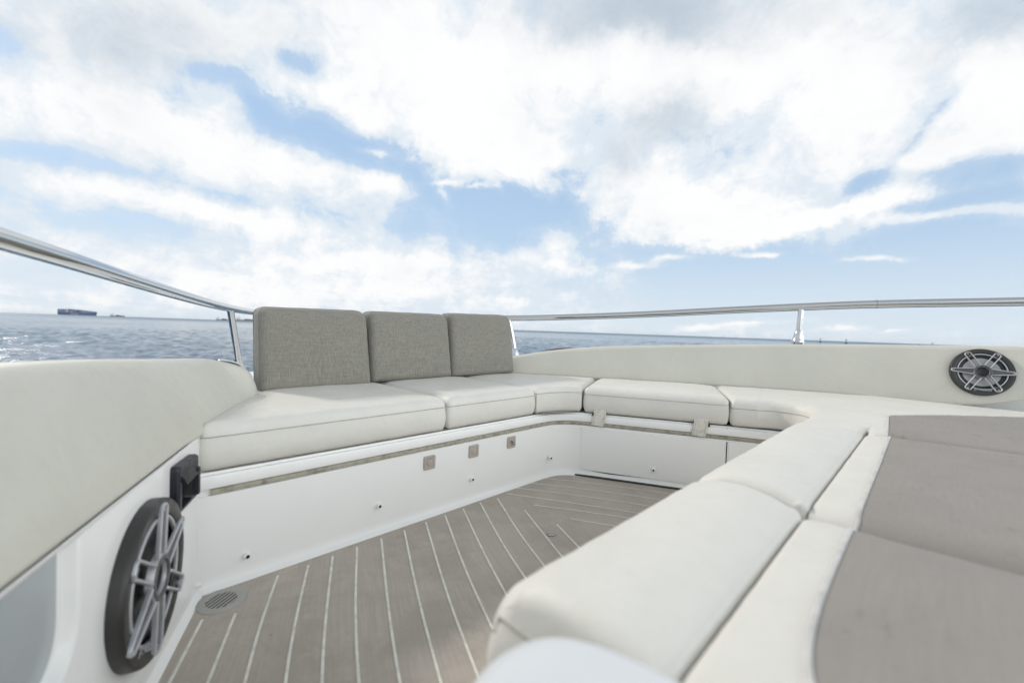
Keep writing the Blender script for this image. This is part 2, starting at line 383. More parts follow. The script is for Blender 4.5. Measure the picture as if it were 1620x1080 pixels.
def cushion(name, outline, frame, h0, h1, R, mat, Rb=.016, crown=.008, parent=None, seam=None, seam_mat='seam thread', panel=None,
            step=.022, wrinkle=.0022, seed=0, side_bulge=.004, Rfun=None, tuck=0.0, pucker=.0035, arch=None):
    """an upholstered pad: flat outline (a, b), rounded over the top edge with radius R (Rfun(a, b) may vary it), gently crowned,
    sides bulging a little; frame(a, b, h) gives the point. panel: (polygon, polyline) sewn in another cloth."""
    out = resample(outline, step)
    area = (out[:, 0] * np.roll(out[:, 1], -1) - np.roll(out[:, 0], -1) * out[:, 1]).sum()
    if area < 0: out = out[::-1].copy()
    n = len(out); nxt = np.roll(out, -1, 0); mid = (out + nxt) / 2
    Rs = np.array([Rfun(*m) for m in mid]) if Rfun else np.full(n, R)
    tang = nxt - np.roll(out, 1, 0); tang /= np.linalg.norm(tang, axis=1)[:, None]
    nin = np.stack([-tang[:, 1], tang[:, 0]], 1)                     # inward
    Rv = np.maximum(Rs, np.roll(Rs, 1))
    pts = [out]
    for q in range(1, 8):
        d = Rv * (1 - cos(q / 7 * pi / 2)); cand = out + nin * d[:, None]
        dist = seg_dist(cand, out, nxt).min(1)
        pts.append(cand[(dist > d * .93) & inside(cand, out)])
    lo, hi = out.min(0), out.max(0)
    gx, gy = np.meshgrid(np.arange(lo[0], hi[0], step), np.arange(lo[1], hi[1], step))
    g = np.stack([gx.ravel(), gy.ravel()], 1); g += np.random.RandomState(seed).uniform(-.12, .12, g.shape) * step
    g = g[inside(g, out)]; dd = seg_dist(g, out, nxt); g = g[(dd - Rs[None] * 1.02).min(1) > step * .35]
    pts.append(g)
    edges = [(i, (i + 1) % n) for i in range(n)]
    allp = np.vstack(pts)
    if panel:
        pl = resample(panel[1], step * .8, closed=False)
        i0 = int(np.argmin(((out - pl[0]) ** 2).sum(1))); i1 = int(np.argmin(((out - pl[-1]) ** 2).sum(1)))
        inn = pl[inside(pl, out)]; inn = inn[seg_dist(inn, out, nxt).min(1) > .002]
        dpl = seg_dist(allp[n:], pl[:-1], pl[1:]).min(1); allp = np.vstack([allp[:n], allp[n:][dpl > step * .25]])
        b0 = len(allp); allp = np.vstack([allp, inn]); ch = [i0] + list(range(b0, b0 + len(inn))) + [i1]
        edges += list(zip(ch[:-1], ch[1:]))
    res = delaunay_2d_cdt([Vector((float(a), float(b))) for a, b in allp], edges, [], 0, 1e-6)
    vs = np.array([(v.x, v.y) for v in res[0]]); tri = [tuple(f) for f in res[2]]
    vmap = {}
    for i, ol in enumerate(res[3]):
        for q in ol: vmap[q] = i
    cen = np.array([vs[list(f)].mean(0) for f in tri]); ok = inside(cen, out); tri = [f for f, k_ in zip(tri, ok) if k_]; cen = cen[ok]
    def top(p):
        d = seg_dist(p, out, nxt); dm = d.min(1)
        x = np.clip(Rs[None] - d, 0, None); drop = (Rs[None] - np.sqrt(np.clip(Rs[None] ** 2 - x ** 2, 0, None))).max(1)
        h = h1 - drop + crown * (1 - np.exp(-dm / .07))
        if arch: h = h + arch[0] * np.clip(1 - ((p[:, 1] - arch[1]) / arch[2]) ** 2, 0, 1)
        for i, (a, b) in enumerate(p):
            w = min(1.0, dm[i] / .05)
            h[i] += w * wrinkle * (noise.noise((a * 7 + seed * 3.1, b * 7, seed)) + .6 * noise.noise((a * 19, b * 19 + seed, 4.2)))
            h[i] -= pucker * math.exp(-((dm[i] - .022) / .022) ** 2) * max(0.0, noise.noise((a * 34 + seed, b * 34, 2.0)) + .1)
            if tuck: h[i] -= tuck * w * max(0.0, noise.noise((a * 11 + seed, b * 3, 9.0)))
        return h
    hz = top(vs)
    V = [frame(float(a), float(b), float(h)) for (a, b), h in zip(vs, hz)]
    F = list(tri); mi = [0] * len(F)
    if panel:
        inp = inside(cen, panel[0]); mi = [1 if q else 0 for q in inp]
    # sides
    rim = [vmap[i] for i in range(n)]; prev = rim
    outn = -nin
    sidein = inside(mid + np.roll(nin, 0, 0) * .003, panel[0]) if panel else np.zeros(n, bool)
    levels = [(.30, .7), (.55, 1.0), (.8, .75)]
    hr = hz[rim]
    rings = [(hr + (h0 + Rb - hr) * f, side_bulge * s) for f, s in levels]
    rings += [(np.full(n, h0 + Rb), 0.0), (np.full(n, h0 + Rb * .3), -Rb * .3), (np.full(n, h0), -Rb)]
    for hh, off in rings:
        base = len(V)
        for i in range(n):
            a, b = out[i] + outn[i] * (off + pucker * .5 * noise.noise((out[i][0] * 17, out[i][1] * 17, seed + float(hh[i]) * 22)))
            V.append(frame(float(a), float(b), float(hh[i]) + wrinkle * .3 * noise.noise((a * 15, b * 15, float(hh[i]) * 30))))
        cur = list(range(base, base + n))
        for i in range(n):
            j = (i + 1) % n; F.append((prev[i], cur[i], cur[j], prev[j])); mi.append(1 if sidein[i] else 0)
        prev = cur
    F.append(tuple(prev)); mi.append(0)
    if panel:
        F0 = [f for f, m in zip(F, mi) if m == 0]; F1 = [f for f, m in zip(F, mi) if m == 1]
        def sub(FF):
            used = sorted({i for f in FF for i in f}); mp = {q: i for i, q in enumerate(used)}
            return [V[i] for i in used], [tuple(mp[i] for i in f) for f in FF]
        v0, f0 = sub(F0); o = mesh(name, v0, f0, mat, parent, angle=55)
        v1, f1 = sub(F1); mesh('centre_panel', v1, f1, 'taupe cloth', o, angle=55)
        ring = np.array([allp[i] for i in ch]); hh = top(ring)
        T = MB().tube([frame(float(a), float(b), float(h) + .0002) for (a, b), h in zip(ring, hh)], .0032, 8)
        T.build('welt', 'white welt', o)
    else: o = mesh(name, V, F, mat, parent, angle=55)
    if seam is not None:
        for sh in (seam if isinstance(seam, (list, tuple)) else [seam]):
            pr = []
            for i in range(n):
                f = (sh - hr[i]) / (h0 + Rb - hr[i]); bul = side_bulge * max(0.0, sin(pi * min(1, max(0, f))))
                a, b = out[i] + outn[i] * (bul * .9 + .0002)
                pr.append(frame(float(a), float(b), min(sh, float(hr[i]))))
            MB().tube(pr, .0016, 6, closed=True).build('piping', seam_mat, o)
    return o
FLAT = lambda a, b, h: W(a, b, h)

# ------------------------------------------------------------------ water
def build_water():
    m = bpy.data.materials.new('sea water'); m.use_nodes = True; MATS['sea water'] = m
    k = NT(m.node_tree); b = [n for n in k.n if n.type == 'BSDF_PRINCIPLED'][0]
    b.inputs['Base Color'].default_value = rgb(.025, .09, .16); b.inputs['Roughness'].default_value = .10; b.inputs['IOR'].default_value = 1.33
    co = k.new('ShaderNodeTexCoord').outputs['Object']
    q = k.new('ShaderNodeMapping', {'Vector': co, 'Rotation': (0, 0, radians(18))}).outputs[0]
    q1 = k.v('MULTIPLY', q, (.5, .9, 1)); q2 = k.v('MULTIPLY', q, (1.9, 3.2, 1))
    n1 = k.noise(q1, 1.0, 5, .62, .4); n2 = k.noise(q2, 1.0, 6, .66, .5); n3 = k.noise(co, .02, 4, .6)
    h = k.m('ADD', k.m('MULTIPLY', n1, 1.1), k.m('MULTIPLY', n2, .55))
    patch = k.ramp(n3, .35, .65, .75, 1.15)
    n = k.new('ShaderNodeBump', {'Height': k.m('MULTIPLY', h, patch), 'Strength': 1.0, 'Distance': .12})
    k.l.new(n.outputs[0], b.inputs['Normal'])
    dist = k.v('LENGTH', co, out=0)
    k.put(b.inputs['Roughness'], k.ramp(dist, 60.0, 1400.0, .10, .42))
    SEA = -2.25
    rs = np.random.RandomState(7); RN, CN = 430, 1000
    r = 13.0 * np.exp(np.linspace(0, math.log(120.0), RN)); th = np.radians(np.linspace(-88, 88, CN))
    Rr, T = np.meshgrid(r, th, indexing='ij'); X = Rr * np.sin(T); Y = Rr * np.cos(T); Zs = np.zeros_like(X)
    cell = np.maximum(np.gradient(r)[:, None] * np.abs(np.cos(0)) * .55, Rr * (th[1] - th[0]))
    for _ in range(84):
        lam = math.exp(rs.uniform(math.log(.42), math.log(5.5))); a = radians(28) + rs.normal(0, .62); kx, ky = cos(a) * 2 * pi / lam, sin(a) * 2 * pi / lam
        amp = .0066 * lam ** .78 * rs.uniform(.6, 1.3)
        ph = rs.uniform(0, 2 * pi); f = np.clip(1.6 - 2.2 * cell / lam, 0, 1) if lam > .5 else 0
        s = np.sin(kx * X + ky * Y + ph + .5 * np.sin(.13 * X + .11 * Y + ph))
        Zs += amp * f * (s + .35 * s * np.abs(s))
    Zs *= .75 + .45 * np.sin(.043 * X + .03 * Y) * np.sin(.021 * Y - .037 * X + 1)
    edge = np.clip((r / r[-1] - .55) / .45, 0, 1)[:, None]; Zs = Zs * (1 - edge) + SEA
    V = np.stack([X, Y, Zs], 2).reshape(-1, 3)
    idx = np.arange(RN * CN).reshape(RN, CN)
    Fq = np.stack([idx[:-1, :-1], idx[:-1, 1:], idx[1:, 1:], idx[1:, :-1]], 2).reshape(-1, 4)
    # calm water under the boat, behind it, and out to the horizon
    nv = RN * CN; ex = []; ef = []
    far = 11500.0; seg = 120
    ang = [th[-1] + (2 * pi - (th[-1] - th[0])) * q / seg for q in range(seg + 1)]
    out_r = [r[-1], 3500.0, 7000.0, far]
    VV = [tuple(p) for p in V]; FF = [tuple(f) for f in Fq]
    base = len(VV)
    back = [13.0, 40.0, 200.0, r[-1]]
    for a in ang: VV += [(q * sin(a), q * cos(a), SEA) for q in back]
    for i in range(seg): FF += [(base + i * 4 + j, base + i * 4 + j + 1, base + (i + 1) * 4 + j + 1, base + (i + 1) * 4 + j) for j in range(3)]
    base = len(VV); s2 = 240
    for i in range(s2): a = 2 * pi * i / s2; VV += [(q * sin(a), q * cos(a), SEA - .004) for q in ([r[-1] * .995] + out_r[1:])]
    for i in range(s2):
        k2 = (i + 1) % s2; FF += [(base + i * 4 + j, base + i * 4 + j + 1, base + k2 * 4 + j + 1, base + k2 * 4 + j) for j in range(3)]
    base = len(VV); VV += [(13.05 * sin(2 * pi * i / 90), 13.05 * cos(2 * pi * i / 90), SEA - .05) for i in range(90)]; FF += [tuple(range(base, base + 90))]
    me = bpy.data.meshes.new('sea'); me.from_pydata(VV, [], FF); me.polygons.foreach_set('use_smooth', [True] * len(me.polygons)); me.update()
    o = link('sea', me, 'sea water'); o['kind'] = 'structure'; o['label'] = 'choppy blue grey sea out to the horizon'
    return SEA
SEA = build_water()

# ------------------------------------------------------------------ deck with its caulked planks
def build_deck():
    P = [(-1.3, 2.9), (.0, -.06), (1.36, -.06), (1.62, .04), (2.1, .9), (2.4, 2.9)]
    V = [W(u, v, 0) for u, v in P]; F = [tuple(range(len(P)))]; mi = [0]
    A = [[(-.009, .128), (-.093, .298), (-.20, .52), (-.27, .70)], [(.052, .154), (-.041, .347), (-.14, .56), (-.19, .70)], [(.179, .051), (.085, .229), (.009, .395), (-.09, .62), (-.13, .74)],
         [(.259, .054), (.144, .277), (.064, .448), (-.02, .66), (-.06, .80)], [(.331, .052), (.194, .325), (.115, .496), (.03, .70), (0, .86)], [(.41, .048), (.268, .324), (.166, .545), (.09, .74), (.05, .90)],
         [(.494, .048), (.327, .379), (.224, .6), (.15, .78), (.11, .93)], [(.581, .047), (.4, .402), (.283, .655), (.2, .84), (.16, .95)], [(.671, .045), (.467, .433), (.351, .683), (.29, .82), (.24, .95)],
         [(.761, .038), (.571, .387), (.462, .616)], [(.847, .04), (.681, .342), (.568, .566), (.545, .616)], [(.937, .038), (.762, .345), (.663, .549), (.63, .616)],
         [(1.02, .053), (.853, .339), (.752, .543), (.715, .616)], [(1.018, .207), (.925, .376), (.839, .536), (.80, .616)], [(1.013, .371), (.93, .531), (.887, .616)]]
    B = [[(1.356, .021), (1.489, .216), (1.79, .85)], [(1.259, .021), (1.414, .266), (1.69, .85)], [(1.166, .022), (1.338, .316), (1.59, .85)],
         [(1.086, .042), (1.17, .199), (1.258, .368), (1.49, .85)], [(1.082, .2), (1.204, .404), (1.40, .80)], [(1.091, .376), (1.127, .455), (1.29, .78)], [(1.09, .545), (1.2, .76)]]
    for L in A + B:
        P = chaikin(L, 2); n = len(P); w = .0032; base = len(V)
        for i in range(n):
            t = P[min(i + 1, n - 1)] - P[max(i - 1, 0)]; t /= np.linalg.norm(t); q = np.array([-t[1], t[0]]) * w
            V += [W(*(P[i] + q), .0012), W(*(P[i] - q), .0012)]
        for i in range(n - 1): F.append((base + 2 * i, base + 2 * i + 1, base + 2 * i + 3, base + 2 * i + 2)); mi.append(1)
    o = mesh('deck', V, F, ['teak deck', 'deck caulking'], smooth=False, mi=mi)
    o['kind'] = 'structure'; o['label'] = 'grey wood planked cockpit sole with pale caulking lines'
build_deck()

# ------------------------------------------------------------------ moulded bench base round the cockpit
BASE = np.vstack([[(0.0, 0.0), (.6, 0)], chaikin([(1.25, 0), (1.33, 0), (1.43, .005), (1.50, .045), (1.545, .11), (1.60, .225)], 3),
                  chaikin([(1.75, .545), (1.84, .735), (1.90, .88), (1.87, 1.0), (1.77, 1.035), (1.6, 1.04)], 3), [(1.0, 1.04)],
                  chaikin([(.3, 1.04), (.16, 1.04), (.115, 1.06), (.10, 1.12), (.10, 1.3)], 3), [(.10, 2.6)]])
def path_rows(path, prof):
    """rows of points: profile (offset towards the cockpit, z) swept along the uv path"""
    rows = []; n = len(path)
    for i in range(n):
        t = path[min(i + 1, n - 1)] - path[max(i - 1, 0)]; t = t / np.linalg.norm(t); q = np.array([-t[1], t[0]])
        rows.append([W(*(path[i] + q * o), z) for o, z in prof])
    return rows
bench = empty('bench_base', W(.8, -.2, 0), 'white moulded U shaped bench base under the cream seat cushions', 'bench base')
pb = resample(BASE, .05, closed=False)
MB().strip(path_rows(pb, [(.022, .0), (.008, .006), (.002, .016), (0, .034), (0, .244), (-.006, .246), (-.006, .262), (.0005, .2630), (.0018, .266), (.0018, .293), (0, .296), (-.010, .2965), (-.012, .303), (-.34, .303)])).build('fascia', 'gelcoat', bench, angle=50)
gp = resample(np.array([p for p in BASE if not (p[0] < 1.0 and p[1] > .5)]), .03, closed=False); gp = gp[gp[:, 0] > .028]
MB().strip(path_rows(gp, [(-.0055, .2465), (.0025, .2475), (.004, .254), (.0025, .2605), (-.0055, .2615)])).build('gasket_strip', 'gasket', bench)
# locker door in the side bench
def pbl(pts, o0, o1, bev=.002): return MB().prism(pts, (PB(0, 0, 0), Vector(W(DB[0], DB[1], 0) - W(0, 0, 0)), Vector((0, 0, 1)), -Vector(W(NB[0], NB[1], 0) - W(0, 0, 0))), o0, o1, bev)
dr = [(0.0, .026), (.645, .026), (.645, .238), (0.0, .238)]
pbl([(-.003, .015), (.650, .015), (.650, .236), (-.0035, .236)], -.001, .0015, 0).build('door_seal', 'black rubber', bench)
door = pbl(rounded(dr, .006), .0, .0052).build('locker_door', 'gelcoat', bench)
pbl([(.655, .02), (.80, .02), (.80, .238), (.655, .238)], .0, .0035).build('end_panel', 'gelcoat', bench)
pbl([(-.02, .0005), (.66, .0005), (.66, .0055), (-.02, .0055)], .004, .026, 0).build('threshold_strip', 'black rubber', bench)
pbl([(.646, .268), (.649, .268), (.649, .303), (.646, .294)], .0012, .0026, 0).build('lid_joint', 'gasket', bench)
def frame_on(p, n):
    n = Vector(n).normalized(); up = Vector((0, 0, 1)); ex = up.cross(n).normalized(); return (Vector(p), ex, n.cross(ex).normalized(), n)
NAW = Vector(W(0, 1, 0) - W(0, 0, 0)); NBW = -Vector(W(NB[0], NB[1], 0) - W(0, 0, 0)); NDW = Vector(W(ND[0], ND[1], 0) - W(0, 0, 0))
for i, (u, z, knob) in enumerate([(.71, .199, 0), (.926, .2035, 1), (1.145, .204, 2)]):
    fr = frame_on(W(u, 0, z), NAW); h = .0255
    p = MB().prism(rounded([(-h, -h), (h, -h), (h, h), (-h, h)], .007), fr, -.002, .006, .002).build('latch_plate', 'bronze plastic', bench)
    MB().lathe([(.0, .0075), (.0105, .0075), (.0125, .0065), (.0135, .0045)], fr, 24).build('latch_button', 'bronze plastic', p)
    MB().lathe([(.0138, .0052), (.0152, .0072), (.0166, .0052)], fr, 24).build('latch_rim', 'bronze plastic', p)
    if knob == 2:
        c, ex, ey, n = fr; d = (ex * .72 - ey * .7)
        MB().tube([c + n * .012 - d * .012, c + n * .014 + d * .013], .0042, 8).build('latch_toggle', 'dull steel', p)
    elif knob == 0:
        c, ex, ey, n = fr
        MB().tube([c + n * .006 + ex * .011 * cos(a) + ey * (.014 + .004 * sin(a)) for a in np.linspace(.2, 2.9, 7)], .0018, 6).build('latch_tab', 'gasket', p)
studs = [(W(.114, 0, .061), NAW), (W(.506, 0, .093), NAW), (W(.917, 0, .091), NAW), (W(1.405, .014, .090), NAW * .8 + NBW * .35), (PB(.344, -.0045, .072), NBW)]
for p, n in studs:
    fr = frame_on(p, n)
    s = MB().lathe([(.0092, -.002), (.0092, .008), (.0080, .0125), (.0042, .0142), (.0036, .0138), (.0034, .010)], fr, 20).build('stud', 'gelcoat', bench)
    MB().lathe([(.0, .0150), (.0046, .0149), (.005, .0138)], fr, 14).build('stud_hole', 'black rubber', s)

# ------------------------------------------------------------------ seat cushions
ZS0, ZS1 = .309, .430
GRP = 'cream seat cushions on the bench'
seats = []
def seat(out, R, Rf, label, seed, name='seat_cushion', cat='seat cushion', group=GRP, seam=.404, **kw):
    o = cushion(name, out, FLAT, ZS0, ZS1 + kw.pop('dz', 0), R, 'white vinyl', Rfun=Rf, seam=seam, seed=seed, **kw)
    return tag(o, label, cat, group)
fr_A = lambda a, b: .032 if b > -.01 else .024
o = seat(rounded([(-.012, .005), (.781, .005), (.802, -.61), (.295, -.61), (.232, -.45)], [.028, .022, .02, .02, .05]), .024, fr_A,
         'longest cream seat cushion, on the left in front of the widest grey backrest', 1, crown=.012)
o = seat(rounded([(.790, .005), (1.298, .004), (1.31, -.61), (.810, -.61)], [.022, .02, .02, .02]), .024, fr_A,
         'shorter cream seat cushion in front of the middle grey backrest', 2, crown=.013)
cback = [(coam_u(v) + .012, v) for v in np.linspace(-.125, -.60, 12)]
cf = chaikin([(1.307, .004), (1.36, .004), (1.43, .016), (1.49, .05), (1.538, .092)], 3)
o = seat(np.vstack([cf, rounded([cf[-1], (1.995, -.128), (1.94, -.23)], [.0, .03, 0])[1:-1], cback[1:], [(1.62, -.625), (1.32, -.62)]]), .022,
         lambda a, b: .026 if b > -.02 and a < 1.52 else .022, 'wedge shaped cream corner seat cushion between the two benches', 3, crown=.010, side_bulge=.002)
def pbuv(s, o): return (A2[0] + DB[0] * s + NB[0] * o, A2[1] + DB[1] * s + NB[1] * o)
b1b = [(coam_u(v) + .012, v) for v in np.linspace(.37, -.10, 10)]
o = seat(np.vstack([rounded([pbuv(.006, .3), pbuv(.006, -.005), pbuv(.650, -.005), pbuv(.650, .3)], [0, .02, .02, 0]), [pbuv(.650, .47)], b1b[0:], ]), .024,
         lambda a, b: .032 if (a - A2[0]) * NB[0] + (b - A2[1]) * NB[1] < .0 else .024, 'cream rectangular seat cushion with two webbing tabs on the side bench', 4, crown=.014)
b1 = o
for s0, tilt in ((.088, -.012), (.538, -.010)):
    T = MB(); e = .0085; w = .029; rows = []
    for z, q, o_ in ((.330, 0, -.004), (.312, 0, -.0075), (.29, .3, -.0085), (.262, .7, -.0095), (.252, 1, -.009)):
        rows.append([PB(s0 - w + tilt * q, o_, z), PB(s0 + w + tilt * q, o_, z - .003)])
    rows2 = [[p + NBW * .0022 for p in r] for r in rows]
    st = T.strip([[a[0], a[1], b[1], b[0]] for a, b in zip(rows, rows2)], closed=True, caps=True).build('webbing_tab', 'webbing', b1)
    for dx in (-.022, .022):
        MB().strip([[PB(s0 + dx + tilt * q - .0007, o_ - .0028, z), PB(s0 + dx + tilt * q + .0007, o_ - .0028, z)] for z, q, o_ in ((.312, 0, -.0075), (.29, .3, -.0085), (.262, .7, -.0095), (.250, 1, -.009))]).build('stitching', 'seam thread', st)
    kx = s0 + (-.034 if s0 < .3 else .034)
    MB().lathe([(.0, .010), (.004, .009), (.005, .004), (.005, 0)], frame_on(PB(kx, -.006, .302), NBW), 12).build('tab_knob', 'black rubber', b1)

# ------------------------------------------------------------------ corner pad, bolsters and sunpads on the aft side
cf2 = chaikin([pbuv(.76, -.008), (1.89, .83), (1.905, .87), (1.90, .935), (1.85, .985), (1.75, .996), (1.62, .997)], 3)
backe = [(2.50, 2.35), (2.56, 1.7), (2.585, 1.40), (2.605, 1.12)] + [(coam_u(v) + .010, v) for v in np.linspace(1.02, .42, 10)]
corner = np.vstack([rounded([pbuv(.657, .3), pbuv(.657, -.008), pbuv(.72, -.008)], [0, .02, 0]), cf2, rounded([(1.6, .997), (1.430, .997), (1.430, 1.1)], [0, .03, 0])[1:],
                    [(1.430, 1.181), (1.51, 1.1855), (1.51, 1.1905), (1.430, 1.194), (1.446, 1.4), (1.47, 1.6), (1.55, 2.35)], backe, [pbuv(.657, .50)]])
def rC(a, b):
    if 1.17 < b < 1.20 and a < 1.52: return .016
    fr_ = (a - A2[0]) * NB[0] + (b - A2[1]) * NB[1]
    if fr_ < .03 and b < .84: return .032
    if b < 1.01 and a < 1.93 and b >= .84: return float(np.interp(a, [1.45, 1.6, 1.85, 1.92], [.055, .055, .036, .032]))
    return .026
pan1 = [(1.41, 1.238), (1.80, 1.219), (1.84, 1.228), (2.03, 1.372), (2.25, 1.575), (2.62, 2.0), (2.9, 2.6), (1.3, 2.6)]
line1 = [(1.43, 1.238), (1.62, 1.228), (1.79, 1.2195), (1.815, 1.222), (1.84, 1.230), (2.03, 1.372), (2.25, 1.575), (2.545, 1.90)]
o = seat(corner, .026, rC, 'long corner sunpad running along the right coaming under the round speaker', 5, name='sunpad', cat='sunpad', group='sunpads with taupe centre panels', seam=.388, panel=(pan1, line1), crown=.010, wrinkle=.0014)
rBol = lambda a, b:     .050 if b < 1.01 else (.010 if b > 1.17 else .022)
for (u0, u1, lab, sd) in ((.606, 1.394, 'white vinyl bolster roll behind the nearest one, beside the middle sunpad', 6), (.078, .576, 'nearest white vinyl bolster roll, blurred, beside the closest sunpad', 7)):
    o = seat(rounded([(u0, .992), (u1, .992), (u1, 1.1895), (u0, 1.1895)], .022), .03, rBol, lab, sd, name='bolster', cat='bolster', group='white bolster rolls along the sunpads', seam=.402, crown=.004, wrinkle=.0016, side_bulge=.006, dz=-.004, arch=(.026, 1.094, .100))
rPad = lambda a, b: .014 if b < 1.2 else .050
o = seat(rounded([(.598, 1.190), (1.416, 1.190), (1.462, 1.6), (1.542, 2.35), (.598, 2.35)], [.015, .015, 0, .02, .02]), .03, rPad, 'middle sunpad with wide taupe panel, between two other pads', 8, name='sunpad', cat='sunpad',
         group='sunpads with taupe centre panels', seam=.385, panel=([(.4, 1.252), (1.7, 1.246), (1.7, 2.6), (.4, 2.6)], [(.598, 1.252), (1.0, 1.250), (1.43, 1.246)]), crown=.012, wrinkle=.0014)
o = seat(rounded([(.06, 1.190), (.580, 1.190), (.580, 2.35), (.06, 2.35)], [.03, .015, .02, .02]), .03, rPad, 'closest sunpad with a spotted taupe panel and curved pale welt', 9, name='sunpad', cat='sunpad',
         group='sunpads with taupe centre panels', seam=.385, panel=([(.8, 1.252), (.33, 1.252), (.24, 1.255), (.17, 1.263), (.12, 1.285), (.095, 1.33), (.09, 1.45), (.09, 2.27), (.8, 2.27)],
                                                             chaikin([(.580, 1.252), (.33, 1.252), (.24, 1.255), (.17, 1.263), (.12, 1.285), (.095, 1.33), (.09, 1.45), (.09, 2.15), (.11, 2.27), (.2, 2.27), (.58, 2.27)], 2)), crown=.012, wrinkle=.0014)

# ------------------------------------------------------------------ grey backrest cushions
for (u0, u1, zt, dz, lab, sd) in ((.289, .742, .754, .008, 'widest grey woven backrest cushion, at the left end beside the pale padded side', 11),
                                  (.747, 1.204, .762, .006, 'grey woven backrest cushion standing between the two others', 12),
                                  (1.209, 1.682, .776, .010, 'grey woven backrest cushion nearest the corner seat, at the right end', 13)):
    z0 = .428 + (.012 if sd > 11 else 0)
    out = rounded([(u0, z0), (u1, z0), (u1 - .012, zt + dz), (u0 + .002, zt)], [.018, .020, .050, .036], 8)
    fb = lambda a, b, h: W(a, -.612 - .13 * (b - .43) + h, b)
    tag(cushion('backrest_cushion', out, fb, 0.0, .118, .026, 'grey woven cloth', Rb=.024, crown=.012, seam=[.094, .022], seam_mat='grey piping', seed=sd, wrinkle=.003, side_bulge=.004),
        lab, 'backrest cushion', 'grey backrest cushions along the bench')

# ------------------------------------------------------------------ padded coamings
def pad_sweep(stations, T, rb=.022, rt=.03):
    """stations: (bottom point uv, top point uv, outward normal uv, zb, zt, shrink)"""
    rows = []
    for (bu, tu, nrm, zb, zt, sh) in stations:
        bu, tu, nrm = np.array(bu), np.array(tu), np.array(nrm)
        def P(f, o):     # f: height fraction, o: depth behind the face
            b = bu + (tu - bu) * f + nrm * o
            return W(b[0], b[1], zb + (zt - zb) * f)
        H = max(zt - zb, .02); r1 = rb / H; r2 = rt / H; row = []
        row.append(P(.0, T))
        for q in range(5): a = q / 4 * pi / 2; row.append(P(r1 * (1 - sin(a)), rb * (1 - cos(pi / 2 - a)) if False else rb * (1 - sin(a)) * 0 + rb * (1 - sin(a))) if False else P(r1 * (1 - cos(a)) , rb * (1 - sin(a))))
        for f in (.25, .42, .6, .78): row.append(P(r1 + (1 - r1 - r2) * f, -.006 * sin(pi * f)))
        for q in range(7): a = q / 6 * pi / 2; row.append(P(1 - r2 * (1 - sin(a)) if False else 1 - r2 + r2 * sin(a), rt * (1 - cos(a))))
        row.append(P(1.0, T))
        if sh:
            c = sum(row, Vector()) / len(row); row = [p + (c - p) * sh for p in row]
        rows.append(row)
    return rows
# left one: leans out over the side wall
st = []
for v in [-.478, -.470, -.455, -.44, -.425, -.41, -.39, -.365, -.34, -.28, -.2, -.1, 0, .1, .2, .3, .4, .5, .65, .8, 1.0, 1.2, 1.4]:
    inn = interp(v, [(-.47, .048), (-.2, .026), (.1, .0), (2, 0)]) + .004
    lean = interp(v, [(-.47, .012), (-.445, .03), (-.42, .06), (-.385, .10), (-.3, .115), (.0, .11), (.3, .10), (2, .10)])
    zt = interp(v, [(-.478, .485), (-.470, .505), (-.455, .528), (-.44, .540), (-.42, .552), (-.385, .568), (-.34, .572), (-.25, .578), (-.1, .590), (.08, .604), (.27, .617), (.42, .624), (.6, .628), (2, .64)])
    zb = interp(v, [(-.5, .412), (-.1, .404), (2, .404)])
    uD = D0[0] - .4575 * (v - D0[1])
    b = np.array((uD, v)) + np.array(ND) * inn; t = b - np.array(ND) * lean
    e = interp(v, [(-.478, .10), (-.470, .03), (-.455, .008), (-.43, 0), (2, 0)])
    st.append((b - np.array(ND) * e * .25, t - np.array(ND) * e * .25, -np.array(ND), zb, zt, e))
rows = pad_sweep(st, .075, rb=.012)
o = MB().strip(rows, caps=True).build('coaming_pad', 'coaming vinyl', angle=50)
tag(o, 'large smooth pale padded coaming on the left, above the low speaker', 'padded coaming', 'upholstered coamings')
MB().tube([W(*(np.array((D0[0] - .4575 * (v - D0[1]), v)) - np.array(ND) * .02), .404) for v in np.linspace(-.1, 1.35, 30)], .002, 6).build('piping', 'seam thread', o)
# right one
st = []
vv = [-.60, -.595, -.58, -.55, -.5, -.45] + list(np.linspace(-.38, 1.6, 34)) + [1.68, 1.76, 1.83, 1.88, 1.915, 1.93]
for v in vv:
    du = (coam_u(v + .06) - coam_u(v - .06)) / .12; nn = np.array((1, -du)); nn /= np.linalg.norm(nn)
    zb = interp(v, [(-.7, .42), (1.05, .420), (1.2, .404), (1.28, .407), (1.385, .416), (1.487, .429), (1.58, .451), (1.66, .478), (1.76, .52), (1.86, .575), (1.93, .625)])
    zt = interp(v, [(-.70, .49), (-.583, .526), (-.467, .556), (-.362, .578), (-.26, .595), (-.096, .616), (.218, .639), (.455, .653), (.79, .673), (1.147, .688), (1.375, .696), (1.62, .704), (1.8, .703), (1.88, .690), (1.93, .66)])
    b = np.array((coam_u(v), v)); t = b + nn * .07 * (zt - zb) / .26
    e = interp(v, [(-.60, .08), (-.58, .02), (-.55, 0), (1.83, 0), (1.915, .03), (1.93, .12)])
    st.append((b, t, nn, zb, zt, e))
rows = pad_sweep(st, .06, rt=.022)
o = MB().strip(rows, caps=True).build('coaming_pad', 'coaming vinyl', angle=50)
tag(o, 'long beige padded coaming behind the side bench, holding the round speaker', 'padded coaming', 'upholstered coamings')

